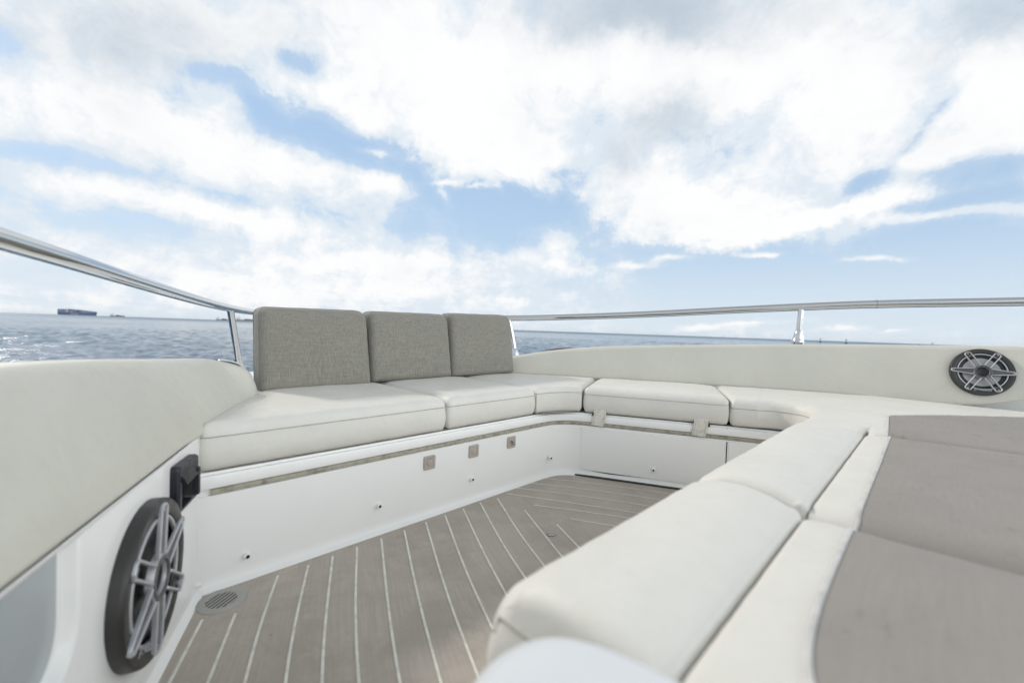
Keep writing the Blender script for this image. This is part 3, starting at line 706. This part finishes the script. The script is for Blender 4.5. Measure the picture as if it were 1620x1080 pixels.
# ------------------------------------------------------------------ left side wall with its recess
def build_side_wall():
    Ex = Vector(W(DD[0], DD[1], 0) - W(0, 0, 0)); fr = (PD(0, 0, 0), Ex, Vector((0, 0, 1)), NDW)
    outer = [(-1.6, 0), (.02, 0), (.02, .4045), (-1.6, .4045)]
    hole = rounded([(-1.35, .215), (-.545, .215), (-.545, .398), (-1.35, .398)], [.06, .085, .006, .006], 10)
    n0 = len(outer); nh = len(hole)
    allp = [Vector(p) for p in outer] + [Vector((float(a), float(b))) for a, b in hole]
    ed = [(i, (i + 1) % n0) for i in range(n0)] + [(n0 + i, n0 + (i + 1) % nh) for i in range(nh)]
    r = delaunay_2d_cdt(allp, ed, [], 0, 1e-6); vs = np.array([(p.x, p.y) for p in r[0]]); tri = [tuple(f) for f in r[2]]
    cen = np.array([vs[list(f)].mean(0) for f in tri]); hp = np.array(hole); tri = [f for f, q in zip(tri, inside(cen, hp)) if not q]
    c, ex, ey, nn = fr
    P = lambda a, b, h: c + ex * float(a) + ey * float(b) + nn * h
    V = [P(a, b, 0) for a, b in vs]; F = list(tri)
    ctr = hp.mean(0); m = MB().add(V, F)
    def ins(d): return hp + (ctr - hp) / np.linalg.norm(ctr - hp, axis=1)[:, None] * d
    rings = [(hp, 0), (ins(.003), -.0008), (ins(.006), -.003), (ins(.010), -.013), (ins(.013), -.0165), (ins(.020), -.0175)]
    rows = [[P(a, b, h) for a, b in g] for g, h in rings]
    m.strip(rows, closed=True)
    m.add([P(-1.6, 0, .016), P(.0, 0, .016), P(.0, .014, .002), P(-1.6, .014, .002), P(.0, .03, .0005), P(-1.6, .03, .0005)], [(0, 1, 2, 3), (3, 2, 4, 5)])
    o = m.build('side_wall', 'gelcoat', angle=30)
    bmesh_w = bmesh.new(); bmesh_w.from_mesh(o.data); bmesh.ops.remove_doubles(bmesh_w, verts=bmesh_w.verts, dist=1e-5); bmesh_w.to_mesh(o.data); bmesh_w.free()
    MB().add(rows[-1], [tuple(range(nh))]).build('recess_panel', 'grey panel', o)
    tag(o, 'white moulded side wall on the left with a rounded grey recess', 'side wall')
    s = MB().lathe([(.0092, -.002), (.0092, .008), (.0080, .0125), (.0042, .0142), (.0, .012)], frame_on(PD(-.022, 0, .03), NDW), 16).build('stud', 'gelcoat', o)
build_side_wall()

# ------------------------------------------------------------------ dark scooped holder beside the bench
def build_holder():
    Ex = Vector(W(DD[0], DD[1], 0) - W(0, 0, 0)); fr = (PD(0, 0, 0), Ex, Vector((0, 0, 1)), NDW)
    c, ex, ey, n = fr; P = lambda a, b, h: c + ex * a + ey * b + n * h
    root = empty('cup_holder', PD(-.13, 0, .285), 'small dark navy scooped holder on the wall at the bench end', 'holder')
    s0, s1, z0, z1 = -.212, -.080, .283, .386
    outer = rounded([(s0, z0), (s1, z0 - .004), (s1, z1 - .006), (s0, z1)], .010, 4)
    inner = rounded([(s0 + .014, z0 + .008), (s0 + .085, z0 + .006), (s0 + .085, z0 + .062), (s0 + .014, z0 + .066)], .006, 4)
    m = MB(); no = len(outer)
    rows = [[P(a, b, -.002) for a, b in outer], [P(a, b, .012) for a, b in outer]]
    ctr = outer.mean(0); o2 = outer + (ctr - outer) * .06
    rows.append([P(a, b, .018) for a, b in o2])
    m.strip(rows, closed=True)
    # front with the scoop opening
    rr = delaunay_2d_cdt([Vector((float(a), float(b))) for a, b in np.vstack([o2, inner])], [(i, (i + 1) % no) for i in range(no)] + [(no + i, no + (i + 1) % len(inner)) for i in range(len(inner))], [], 0, 1e-7)
    vs = np.array([(p.x, p.y) for p in rr[0]]); tri = [tuple(f) for f in rr[2]]; cen = np.array([vs[list(f)].mean(0) for f in tri])
    tri = [f for f, a, b in zip(tri, inside(cen, np.array(inner)), inside(cen, np.array(o2))) if b and not a]
    m.add([P(a, b, .018) for a, b in vs], tri)
    m.build('housing', 'navy plastic', root, angle=30)
    ci = inner.mean(0); q = MB()
    q.strip([[P(a, b, .0178) for a, b in inner], [P(a, b, .012) for a, b in inner + (ci - inner) * .04], [P(a, b, .003) for a, b in inner + (ci - inner) * .10]], closed=True)
    q.add([P(a, b, .003) for a, b in inner + (ci - inner) * .10], [tuple(range(len(inner)))])
    q.build('scoop', 'black rubber', root)
    h = MB(); a0, a1 = s0 + .010, s0 + .092; zt = z0 + .070
    sec = [(.017, zt + .010), (.024, zt + .004), (.029, zt - .008), (.026, zt - .012), (.020, zt - .004), (.017, zt - .002)]
    h.strip([[P(a0, b, hh) for hh, b in sec], [P(a1, b, hh) for hh, b in sec]], closed=True, caps=True)
    sec = [(.017, a1 - .006), (.029, a1 - .004), (.030, a1 + .006), (.017, a1 + .014)]
    h.strip([[P(b, z0 + .012, hh) for hh, b in sec], [P(b, zt + .004, hh) for hh, b in sec]], closed=True, caps=True)
    h.build('hood', 'navy plastic', root, angle=30)
build_holder()

# ------------------------------------------------------------------ loudspeakers
def build_speaker(c, ex, ey, n, R, rot, deep, cone_mat, label):
    root = empty('speaker', c, label, 'speaker', 'round marine speakers')
    fr = (c, ex, ey, n); k = R
    MB().lathe([(1.0 * k, -.004), (1.0 * k, deep * .6), (.993 * k, deep * .85), (.975 * k, deep * .98), (.955 * k, deep), (.86 * k, deep * .97), (.81 * k, deep * .85), (.785 * k, deep * .2), (.78 * k, -.01)], fr, 96).build('ring', 'speaker ring', root)
    MB().lathe([(.785 * k, deep * .2), (.74 * k, deep * .42), (.69 * k, deep * .5), (.64 * k, deep * .40), (.60 * k, deep * .22)], fr, 72).build('surround', 'black rubber', root)
    MB().lathe([(.605 * k, deep * .24), (.45 * k, deep * .16), (.30 * k, .0022), (.0, .002)], fr, 64).build('cone', cone_mat, root)
    z = deep * .92; t = .006
    g = MB()
    g.lathe([(.735 * k, z - t), (.735 * k, z - .002), (.745 * k, z), (.775 * k, z), (.785 * k, z - .002), (.785 * k, z - t)], fr, 96)
    g.lathe([(.205 * k, z - t), (.205 * k, z + .002), (.22 * k, z + .006), (.275 * k, z + .006), (.29 * k, z + .002), (.30 * k, z - t)], fr, 48)
    for i in range(6):
        ins = MB()
        a = rot + i * pi / 3 + (0, -.03, .03, 0, -.03, .03)[i]
        d = ex * cos(a) + ey * sin(a); s = ey * cos(a) - ex * sin(a); f2 = (c, d, s, n)
        solid = i in (0, 3)
        w0, w1, e = (.125 * k, .062 * k, .935 * k) if solid else (.105 * k, .098 * k, .90 * k)
        bw = .038 * k; hz = z + .006
        L = [(.27 * k, w0), (e - .02 * k, w1), (e + .02 * k, w1 * .55), (e + .028 * k, 0), (e + .02 * k, -w1 * .55), (e - .02 * k, -w1), (.27 * k, -w0)]
        for (x0, y0), (x1, y1) in zip(L[:-1], L[1:]):
            q = np.array([x1 - x0, y1 - y0]); ln = np.linalg.norm(q); q /= ln; m_ = np.array([-q[1], q[0]]) * bw * .5; p0 = np.array([x0, y0]) - q * bw * .2; p1 = np.array([x1, y1]) + q * bw * .2
            g.prism([p0 + m_, p1 + m_, p1 - m_, p0 - m_], f2, hz - t, hz + .0007 * i + .0004 * (y0 > 0), .0018)
        inner = [(.28 * k, w0 - bw * .4), (e - .02 * k, w1 - bw * .4), (e, 0), (e - .02 * k, -w1 + bw * .4), (.28 * k, -w0 + bw * .4)]
        if solid: ins.prism(inner, f2, hz - t, hz - .003)
        else: ins.prism([(e - .22 * k, w1 - bw * .4), (e - .02 * k, w1 - bw * .4), (e, 0), (e - .02 * k, -w1 + bw * .4), (e - .22 * k, -w1 + bw * .4)], f2, hz - t, hz - .006)
        ins.build('spoke_insert', 'speaker insert', root)
        cs = c + d * (e - .035 * k)
        g.lathe([(.030 * k, hz - t), (.030 * k, hz - .001), (.018 * k, hz - .0005), (.014 * k, hz - .003), (0, hz - .003)], (cs, ex, ey, n), 16)
    g.build('grille', 'speaker grille', root, angle=30)
    MB().lathe([(.275 * k, z + .0055), (.262 * k, z + .0085), (.225 * k, z + .0085), (.21 * k, z + .003)], fr, 48).build('hub_trim', 'speaker insert', root)
    MB().lathe([(.21 * k, z - .002), (.16 * k, z - .006), (0, z - .007)], fr, 40).build('tweeter_dome', 'black rubber', root)
    # maker's lettering on the lower rim
    cu = bpy.data.curves.new('lettering', 'FONT'); cu.body = 'JL AUDIO'; cu.size = .125 * k; cu.align_x = 'CENTER'; cu.extrude = .0006
    tmp = bpy.data.objects.new('lettering', cu); COL.objects.link(tmp)
    dg = bpy.context.evaluated_depsgraph_get(); me = bpy.data.meshes.new_from_object(tmp.evaluated_get(dg)); bpy.data.objects.remove(tmp)
    ra = rot if deep < .02 else rot - .9
    rx, ry = ex * cos(ra) + ey * sin(ra), ey * cos(ra) - ex * sin(ra)
    M = Matrix(((rx.x, ry.x, n.x, 0), (rx.y, ry.y, n.y, 0), (rx.z, ry.z, n.z, 0), (0, 0, 0, 1)))
    p = c - ry * .815 * k + n * (z + .0025); M.translation = p; me.transform(M)
    link('lettering', me, 'speaker grille', root)
v = 1.494; du = (coam_u(v + .1) - coam_u(v - .1)) / .2
tx = Vector(W(du, 1, 0) - W(0, 0, 0)).normalized(); zt_, zb_ = .70, .43
nh = Vector(W(-1, du, 0) - W(0, 0, 0)).normalized()
up = (Vector((0, 0, .27)) - nh * .07).normalized(); nB = tx.cross(up).normalized()
if nB.dot(nh) < 0: nB = -nB
cB = W(2.678, 1.494, .577) - nh * .036 + nB * .004
build_speaker(cB, tx, up, nB,   .1085, -.02, .018, 'speaker cone', 'round speaker with silver grille set in the beige right coaming')
Ex = Vector(W(DD[0], DD[1], 0) - W(0, 0, 0)).normalized()
build_speaker(PD(-.34, .0, .219), Ex, Vector((0, 0, 1)), NDW, .142, radians(25), .024, 'black rubber', 'large round speaker low on the white left wall beside the deck')

# ------------------------------------------------------------------ small fittings on the deck
dc = W(.040, .077, 0)
drain = empty('deck_drain', dc, 'round floor drain with slotted grate in the deck corner', 'drain')
fz = (dc, Vector((1, 0, 0)), Vector((0, 1, 0)), Vector((0, 0, 1)))
material('drain plate', (.36, .35, .325), .45, build=plastic)
MB().lathe([(.0535, .0002), (.053, .002), (.051, .0032), (.036, .0034), (.034, .003), (.0335, .0016)], fz, 48).build('flange', 'drain plate', drain)
MB().lathe([(.0, .0016), (.0338, .0016)], fz, 32).build('sump', 'black rubber', drain)
g = MB()
for i in range(-3, 4):
    x = i * .0098; L = math.sqrt(max(.0338 ** 2 - x * x, 0)) if abs(x) < .0338 else 0
    f3 = (dc, (_A * .55 + _N * .83).normalized(), (_A * .83 - _N * .55).normalized(), Vector((0, 0, 1)))
    g.prism([(x - .0021, -L), (x + .0021, -L), (x + .0021, L), (x - .0021, L)], f3, .0017, .0036)
g.build('grate', 'drain plate', drain, smooth=False)
sc_ = W(.936, .406, 0); fz2 = (sc_, Vector((1, 0, 0)), Vector((0, 1, 0)), Vector((0, 0, 1)))
sk = empty('deck_socket', sc_, 'small round steel socket plate set in the planked deck', 'deck socket')
MB().lathe([(.0155, .0005), (.015, .0035), (.0125, .0042), (.0105, .0035), (.0100, .0018)], fz2, 32).build('rim', 'dull steel', sk)
MB().lathe([(.0, .0030), (.007, .0032), (.0100, .0018)], fz2, 24).build('cap', 'drain plate', sk)

# ------------------------------------------------------------------ rounded white moulding in the near foreground
def build_console():
    pl = chaikin([(.34, .10), (.24, .20), (.135, .305), (.088, .338), (.048, .351), (.012, .343), (-.020, .315), (-.034, .27), (-.032, .10)], 3)
    out = np.vstack([pl, [(-.032, .03), (.34, .03)]])
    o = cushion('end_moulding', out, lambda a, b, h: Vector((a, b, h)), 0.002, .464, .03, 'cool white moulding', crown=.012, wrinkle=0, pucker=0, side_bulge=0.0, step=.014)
    tag(o, 'smooth rounded white moulding in the near foreground, out of focus', 'moulding')
build_console()

# ------------------------------------------------------------------ hull: bulwarks, foredeck and topsides
def left_uv(v, off): q = np.array((D0[0] - .4575 * (v - D0[1]), v)) - np.array(ND) * off; return (float(q[0]), float(q[1]))
RL = [(2.6, .885), (1.4, .872), (.6, .856), (.2, .845), (-.1, .832), (-.4, .815), (-1.0, .785), (-1.55, .768), (-2.2, .763)]
rail_uvz = []
for v, z in RL:
    u_, v_ = left_uv(v + .10, .275); rail_uvz.append((u_, v_, interp(v_, [(a, b) for a, b in RL[::-1]])))
rail_uvz += [(.98, -2.72, .765), (1.20, -2.86, .765), (1.42, -2.70, .767), (1.66, -2.25, .770), (1.92, -1.65, .777), (2.18, -.99, .788), (2.40, -.37, .817), (2.525, 0.05, .842), (2.61, .36, .864), (2.687, .756, .886), (2.786, 1.1, .905), (2.94, 1.62, .917), (3.05, 2.1, .93), (3.14, 2.6, .94)]
rp = np.array(rail_uvz); rp = chaikin(rp, 3)
rail = empty('guard_rail', W(1.2, -2.86, .765), 'polished steel guard rail curving round the bow on slim posts', 'guard rail')
MB().tube([W(*p) for p in rp], .0215, 20).build('top_rail', 'polished steel', rail)
def rail_near(u, v):
    i = int(np.argmin((rp[:, 0] - u) ** 2 + (rp[:, 1] - v) ** 2)); return rp[i]
def stanchion(foot, head, r, hb):
    a, b = W(*foot), W(*head); d = (b - a).normalized()
    s = MB().tube([a + d * hb * .6, b], r, 16).build('stanchion', 'polished steel', rail)
    MB().tube([a - d * .02, a + d * .012, a + d * .013, a + d * hb * .45, a + d * hb * .96, a + d * hb], [r * 2.0, r * 2.0, r * 1.95, r * 1.7, r * 1.15, r * 1.02], 18).build('base_sleeve', 'polished steel', s)
    MB().tube([a - d * .022, a + d * .004], r * 2.2, 18).build('foot_flange', 'dull steel', s)
h = rail_near(2.687, .757); stanchion((2.694, .764, .682), tuple(h), .0155, .074)
h = rail_near(.44, -1.64); stanchion((.575, -1.93, .375), tuple(h), .0185, .115)
h = rail_near(2.15, -1.06); stanchion((2.195, -.975, .47), tuple(h), .017, .09)
h = rail_near(-.5, .65); stanchion((-.47, .70, .56), tuple(h), .0155, .09)
h = rail_near(2.96, 1.75); stanchion((2.97, 1.74, .70), tuple(h), .0155, .074)
i = int(np.argmin((rp[:, 0] - 2.786) ** 2 + (rp[:, 1] - 1.1) ** 2)); a, b = W(*rp[i]), W(*rp[i + 1]); d = (b - a).normalized()
MB().tube([a - d * .003, a + d * .003], .0226, 20).build('joint_ring', 'dull steel', rail)

def build_hull():
    m = MB(); rows = []
    n = len(rp)
    for i in range(0, n):
        u, v, z = rp[i]
        t = rp[min(i + 1, n - 1)][:2] - rp[max(i - 1, 0)][:2]; t = t / np.linalg.norm(t); o = np.array([-t[1], t[0]])
        if o @ (np.array([u, v]) - np.array([1.1, .8])) < 0: o = -o
        left = u < 1.2
        if left: zt = interp(v, [(-2.9, .27), (-1.8, .35), (-.5, .545), (.3, .555), (3, .56)])
        else: zt = interp(v, [(-2.9, .27), (-1.0, .455), (-.3, .55), (.75, .668), (1.3, .675), (3, .69)])
        c = np.array([u, v])
        wi = interp(v, [(-2.9, .10), (-1.2, .14), (-.5, .155), (3, .155)]) if left else interp(v, [(-2.9, .10), (-1.2, .14), (-.3, .15), (.4, .10), (1.1, .075), (3, .08)])
        prof = [(-wi, zt - .30), (-wi, zt - .02), (-wi + .02, zt), (.05, zt + .004), (.09, zt - .004), (.105, zt - .03), (.10, zt - .2), (.02, zt - 1.0), (-.25, SEA - .4)]
        rows.append([W(*(c + o * q), zz) for q, zz in prof])
    m.strip(rows)
    # foredeck ahead of the backrests, with the bulkhead that carries them
    fd = [left_uv(v, .13) for v in (-.62, -1.0, -1.6, -2.2)] + [(.99, -2.56), (1.20, -2.72), (1.40, -2.55), (1.62, -2.1), (1.87, -1.55), (2.06, -.99), (1.74, -.66)]
    m.add([W(u, v, .22) for u, v in fd], [tuple(range(len(fd)))])
    q = [(.33, -.665), (1.64, -.665), (1.64, -.69), (.33, -.69)]
    m.strip([[W(u, v, .20) for u, v in q], [W(u, v, .56) for u, v in q]], closed=True, caps=True)
    # ledge behind the sunpad, under the right coaming
    lg = [(2.612, 1.06), (2.594, 1.40), (2.568, 1.7), (2.508, 2.4), (3.0, 2.4), (2.86, 1.7), (2.74, 1.40), (2.66, 1.06)]
    m.strip([[W(u, v, .30) for u, v in lg], [W(u, v, .392) for u, v in lg], [W(u + (.006 if k_ < 4 else 0), v, .398) for k_, (u, v) in enumerate(lg)]], closed=True, caps=True)
    o = m.build('hull', 'gelcoat', angle=40)
    tag(o, 'white yacht hull with its bulwarks outside the padded seating', 'boat hull')
build_hull()

# low dark curved fairleads on the bulwarks
def fairlead(P0, P1, nrm, h, label):
    root = empty('fairlead', (P0 + P1) / 2, label, 'fairlead', 'dark curved fairleads on the bulwarks')
    N = 18; rows = []; rim = []
    for i in range(N + 1):
        f = i / N; p = P0 + (P1 - P0) * f; z = h * sin(pi * f) ** .8
        rows.append([p - nrm * .03 + Vector((0, 0, -.05)), p - nrm * .03 + Vector((0, 0, z * .7)), p - nrm * .012 + Vector((0, 0, z)), p + nrm * .012 + Vector((0, 0, z)), p + nrm * .03 + Vector((0, 0, z * .7)), p + nrm * .03 + Vector((0, 0, -.05))])
        rim.append(p - nrm * .031 + Vector((0, 0, z * .45 - .002)))
    MB().strip(rows, caps=True).build('cover', 'tinted acrylic', root)
    MB().tube(rim, .004, 8).build('rim', 'polished steel', root)
du = .63; tB = np.array((du, 1)) / math.hypot(du, 1); nBq = Vector(W(tB[1], -tB[0], 0) - W(0, 0, 0))
fairlead(W(1.81 + .075, -.55, .538), W(1.97 + .075, -.27, .592), nBq, .026, 'low dark curved fairlead behind the right coaming near the grey backrest')
fairlead(W(*left_uv(-1.25, .2), .468), W(*left_uv(-.85, .2), .526), -NDW, .013, 'low dark curved fairlead behind the left coaming beside the rail post')

# ------------------------------------------------------------------ ships and marks on the sea
def mk(name, c, r=.6): return material(name, c, r, build=plastic)
mk('navy hull paint', (.045, .085, .22)); mk('rust red paint', (.20, .09, .08)); mk('ship white', (.62, .64, .66)); mk('dark green hull', (.035, .06, .085))
mk('container blue', (.09, .14, .27)); mk('container maroon', (.20, .12, .13)); mk('container grey', (.34, .36, .38)); mk('container sand', (.36, .29, .25))
mk('buoy dark', (.03, .04, .045)); mk('sail cloth', (.5, .54, .58))
def boxm(m, x0, x1, y0, y1, z0, z1): return m.add([(x0, y0, z0), (x1, y0, z0), (x1, y1, z0), (x0, y1, z0), (x0, y0, z1), (x1, y0, z1), (x1, y1, z1), (x0, y1, z1)], [(3, 2, 1, 0), (4, 5, 6, 7), (0, 1, 5, 4), (1, 2, 6, 5), (2, 3, 7, 6), (3, 0, 4, 7)])
def hull_m(L, B, D, bow=.10, sheer=.12):
    m = MB(); rows = []
    for x, wb, wt, zt in ((-L / 2, .55, .9, D), (-L * .46, .8, 1, D), (L * .30, 1, 1, D), (L * .42, .6, .85, D * (1 + sheer)), (L * (.5 - bow * .25), .12, .42, D * (1 + sheer * 1.8)), (L / 2, .02, .04, D * (1 + sheer * 2.2))):
        xb = x - (L * bow * .35 if x > L * .45 else 0)
        rows.append([Vector((xb, -B / 2 * wb, -4)), Vector((x, -B / 2 * wt, zt)), Vector((x, B / 2 * wt, zt)), Vector((xb, B / 2 * wb, -4))])
    return m.strip(rows, caps=True)
def at(root, name, m, mat, parent=None):
    me = bpy.data.meshes.new(name); me.from_pydata([tuple(v) for v in m.V], [], m.F)
    bm = bmesh.new(); bm.from_mesh(me); bmesh.ops.recalc_face_normals(bm, faces=bm.faces); bm.to_mesh(me); bm.free()
    o = bpy.data.objects.new(name, me); COL.objects.link(o); me.materials.append(MATS[mat]); o.parent = parent or root; return o
def container_ship(x, y, L, rz):
    r = empty('container_ship', (x, y, SEA), 'large loaded container ship on the left horizon', 'ship'); r.rotation_euler.z = rz
    B = L * .13; D = L * .075
    h_ = at(r, 'hull', hull_m(L, B, D), 'navy hull paint')
    x0 = -L * .49
    rng = random.Random(3)
    names = ['container blue', 'container maroon', 'container grey', 'container sand', 'container blue', 'navy hull paint']
    nb = 20
    for i in range(nb):
        xa = -L * .485 + i * L * .0455
        if i in (5, 12): continue
        hgt = (.078 if i < 11 else .068 - (i - 11) * .0045) * L
        tiers = 3
        for t in range(tiers):
            m = boxm(MB(), xa, xa + L * .042, -B * .48, B * .48, D + hgt * t / tiers, D + hgt * (t + .95) / tiers)
            at(r, 'container_stack', m, rng.choice(names))
    bx = -L * .485 + 5 * L * .0455
    at(r, 'bridge_tower', boxm(boxm(MB(), bx + 2, bx + L * .036, -B * .45, B * .45, D, D + L * .088), bx + 2, bx + L * .03, -B * .5, B * .5, D + L * .088, D + L * .094), 'ship white')
    bx = -L * .485 + 12 * L * .0455
    at(r, 'funnel', boxm(MB(), bx + 3, bx + L * .032, -B * .3, B * .3, D, D + L * .074), 'ship white')
    for i, q in enumerate((-.13, -.075, -.02, .03)):
        at(r, 'hull_lettering', boxm(boxm(MB(), L * q, L * q + 2.2, -B * .512, -B * .5, D * .15, D * .8), L * q + 2.4, L * q + 5, -B * .512, -B * .5, D * (.15 + .2 * (i % 2)), D * (.35 + .2 * (i % 2))), 'ship white', h_)
    at(r, 'foremast', boxm(MB(), L * .44, L * .444, -1, 1, D, D + L * .05), 'container grey')
def cargo_ship(x, y, L, rz, label, hullmat, deck):
    r = empty('cargo_ship', (x, y, SEA), label, 'ship', 'small ships on the left horizon'); r.rotation_euler.z = rz
    B = L * .15; D = L * .055
    at(r, 'hull', hull_m(L, B, D, .12, .25), hullmat)
    at(r, 'superstructure', boxm(boxm(MB(), -L * .44, -L * .33, -B * .45, B * .45, D * .9, D + L * .10), -L * .42, -L * .35, -B * .4, B * .4, D + L * .10, D + L * .135), 'ship white')
    at(r, 'mast', boxm(MB(), -L * .37, -L * .362, -1, 1, D + L * .12, D + L * .20), 'container grey')
    for q, hh in deck: at(r, 'deck_gear', boxm(MB(), L * q, L * (q + .17), -B * .35, B * .35, D * .9, D + L * hh), hullmat)
container_ship(-2588, 2600, 226, 0.0)
cargo_ship(-2716, 3000, 98, 0.0, 'small dark cargo ship right of the container ship', 'dark green hull', [(-.1, .055), (.12, .03)])
cargo_ship(-2325, 3500, 105, 0.0, 'small dark ship partly behind the left rail post', 'dark green hull', [(-.05, .07), (.1, .05)])
cargo_ship(-2200, 3600, 160, 0.0, 'long reddish low ship beside the grey backrest', 'rust red paint', [(-.05, .05), (.15, .04), (.3, .03)])
def sailboat(x, y, H, label):
    r = empty('sailboat', (x, y, SEA), label, 'sailboat', 'distant sailing boats'); L = H * .7
    at(r, 'hull', hull_m(L, L * .3, H * .07), 'ship white'); at(r, 'mast', boxm(MB(), -.08, .08, -.08, .08, 0, H), 'container grey')
    at(r, 'sail', MB().add([(.1, 0, H * .1), (-L * .4, .3, H * .1), (.05, 0, H * .97), (.1, .12, H * .1), (-L * .4, .42, H * .1), (.05, .12, H * .97)], [(0, 1, 2), (5, 4, 3), (0, 3, 4, 1), (1, 4, 5, 2), (2, 5, 3, 0)]), 'sail cloth')
sailboat(1048, 2500, 11, 'faint low sailboat, leftmost of the three under the right rail')
sailboat(971, 2000, 16, 'sailboat, middle and tallest of the three under the right rail')
sailboat(1027, 2000, 12, 'sailboat, rightmost of the three under the right rail')
def buoy(x, y, s, label, kind):
    r = empty('buoy', (x, y, SEA), label, 'buoy', 'dark buoys beyond the right coaming')
    f = MB().lathe([(.01 * s, .75 * s), (.3 * s, .62 * s), (.5 * s, .25 * s), (.5 * s, -.3 * s), (.01 * s, -.4 * s)], (Vector(), Vector((1, 0, 0)), Vector((0, 1, 0)), Vector((0, 0, 1))), 18)
    at(r, 'float', f, 'buoy dark')
    at(r, 'post', boxm(MB(), -.06 * s, .06 * s, -.06 * s, .06 * s, .3 * s, 1.5 * s if kind else .95 * s), 'buoy dark')
    if kind: at(r, 'topmark', MB().lathe([(.01, 1.35 * s), (.35 * s, 1.75 * s), (.30 * s, 1.95 * s), (.01, 1.95 * s)], (Vector(), Vector((1, 0, 0)), Vector((0, 1, 0)), Vector((0, 0, 1))), 14), 'buoy dark')
buoy(46.8, 120, .75, 'flat dark buoy low against the right coaming top', 0)
buoy(90.6, 150, .62, 'small dark buoy just left of the right rail post', 0)
buoy(423.7, 600, 2.8, 'tall slim sea mark, first one right of the rail post', 1)
buoy(106.2, 150, .7, 'small round buoy just below the slim sea mark', 0)
buoy(382.7, 500, 2.6, 'sea mark with broad dark topmark, second right of the rail post', 1)
buoy(373.1, 400, 2.9, 'largest dark domed buoy, left of the round speaker', 0)
buoy(578.0, 600, 2.4, 'faint far sea mark nearest the round speaker', 1)

# ------------------------------------------------------------------ the air over the water
def build_haze():
    m = bpy.data.materials.new('sea haze'); m.use_nodes = True; MATS['sea haze'] = m
    k = NT(m.node_tree); k.n.clear()
    out = k.new('ShaderNodeOutputMaterial')
    v = k.new('ShaderNodeVolumePrincipled', {'Color': rgb(.86, .91, .96), 'Density': 2.6e-5, 'Anisotropy': 0.2})
    k.l.new(v.outputs[0], out.inputs['Volume'])
    q = 12000.0
    o = boxm(MB(), -q, q, -q, q, SEA - 6.0, 62.0)
    me = bpy.data.meshes.new('haze'); me.from_pydata([tuple(p) for p in o.V], [], o.F)
    ob = bpy.data.objects.new('haze', me); COL.objects.link(ob); me.materials.append(m)
    tag(ob, 'thin pale sea haze over the water', None, kind='stuff')
build_haze()
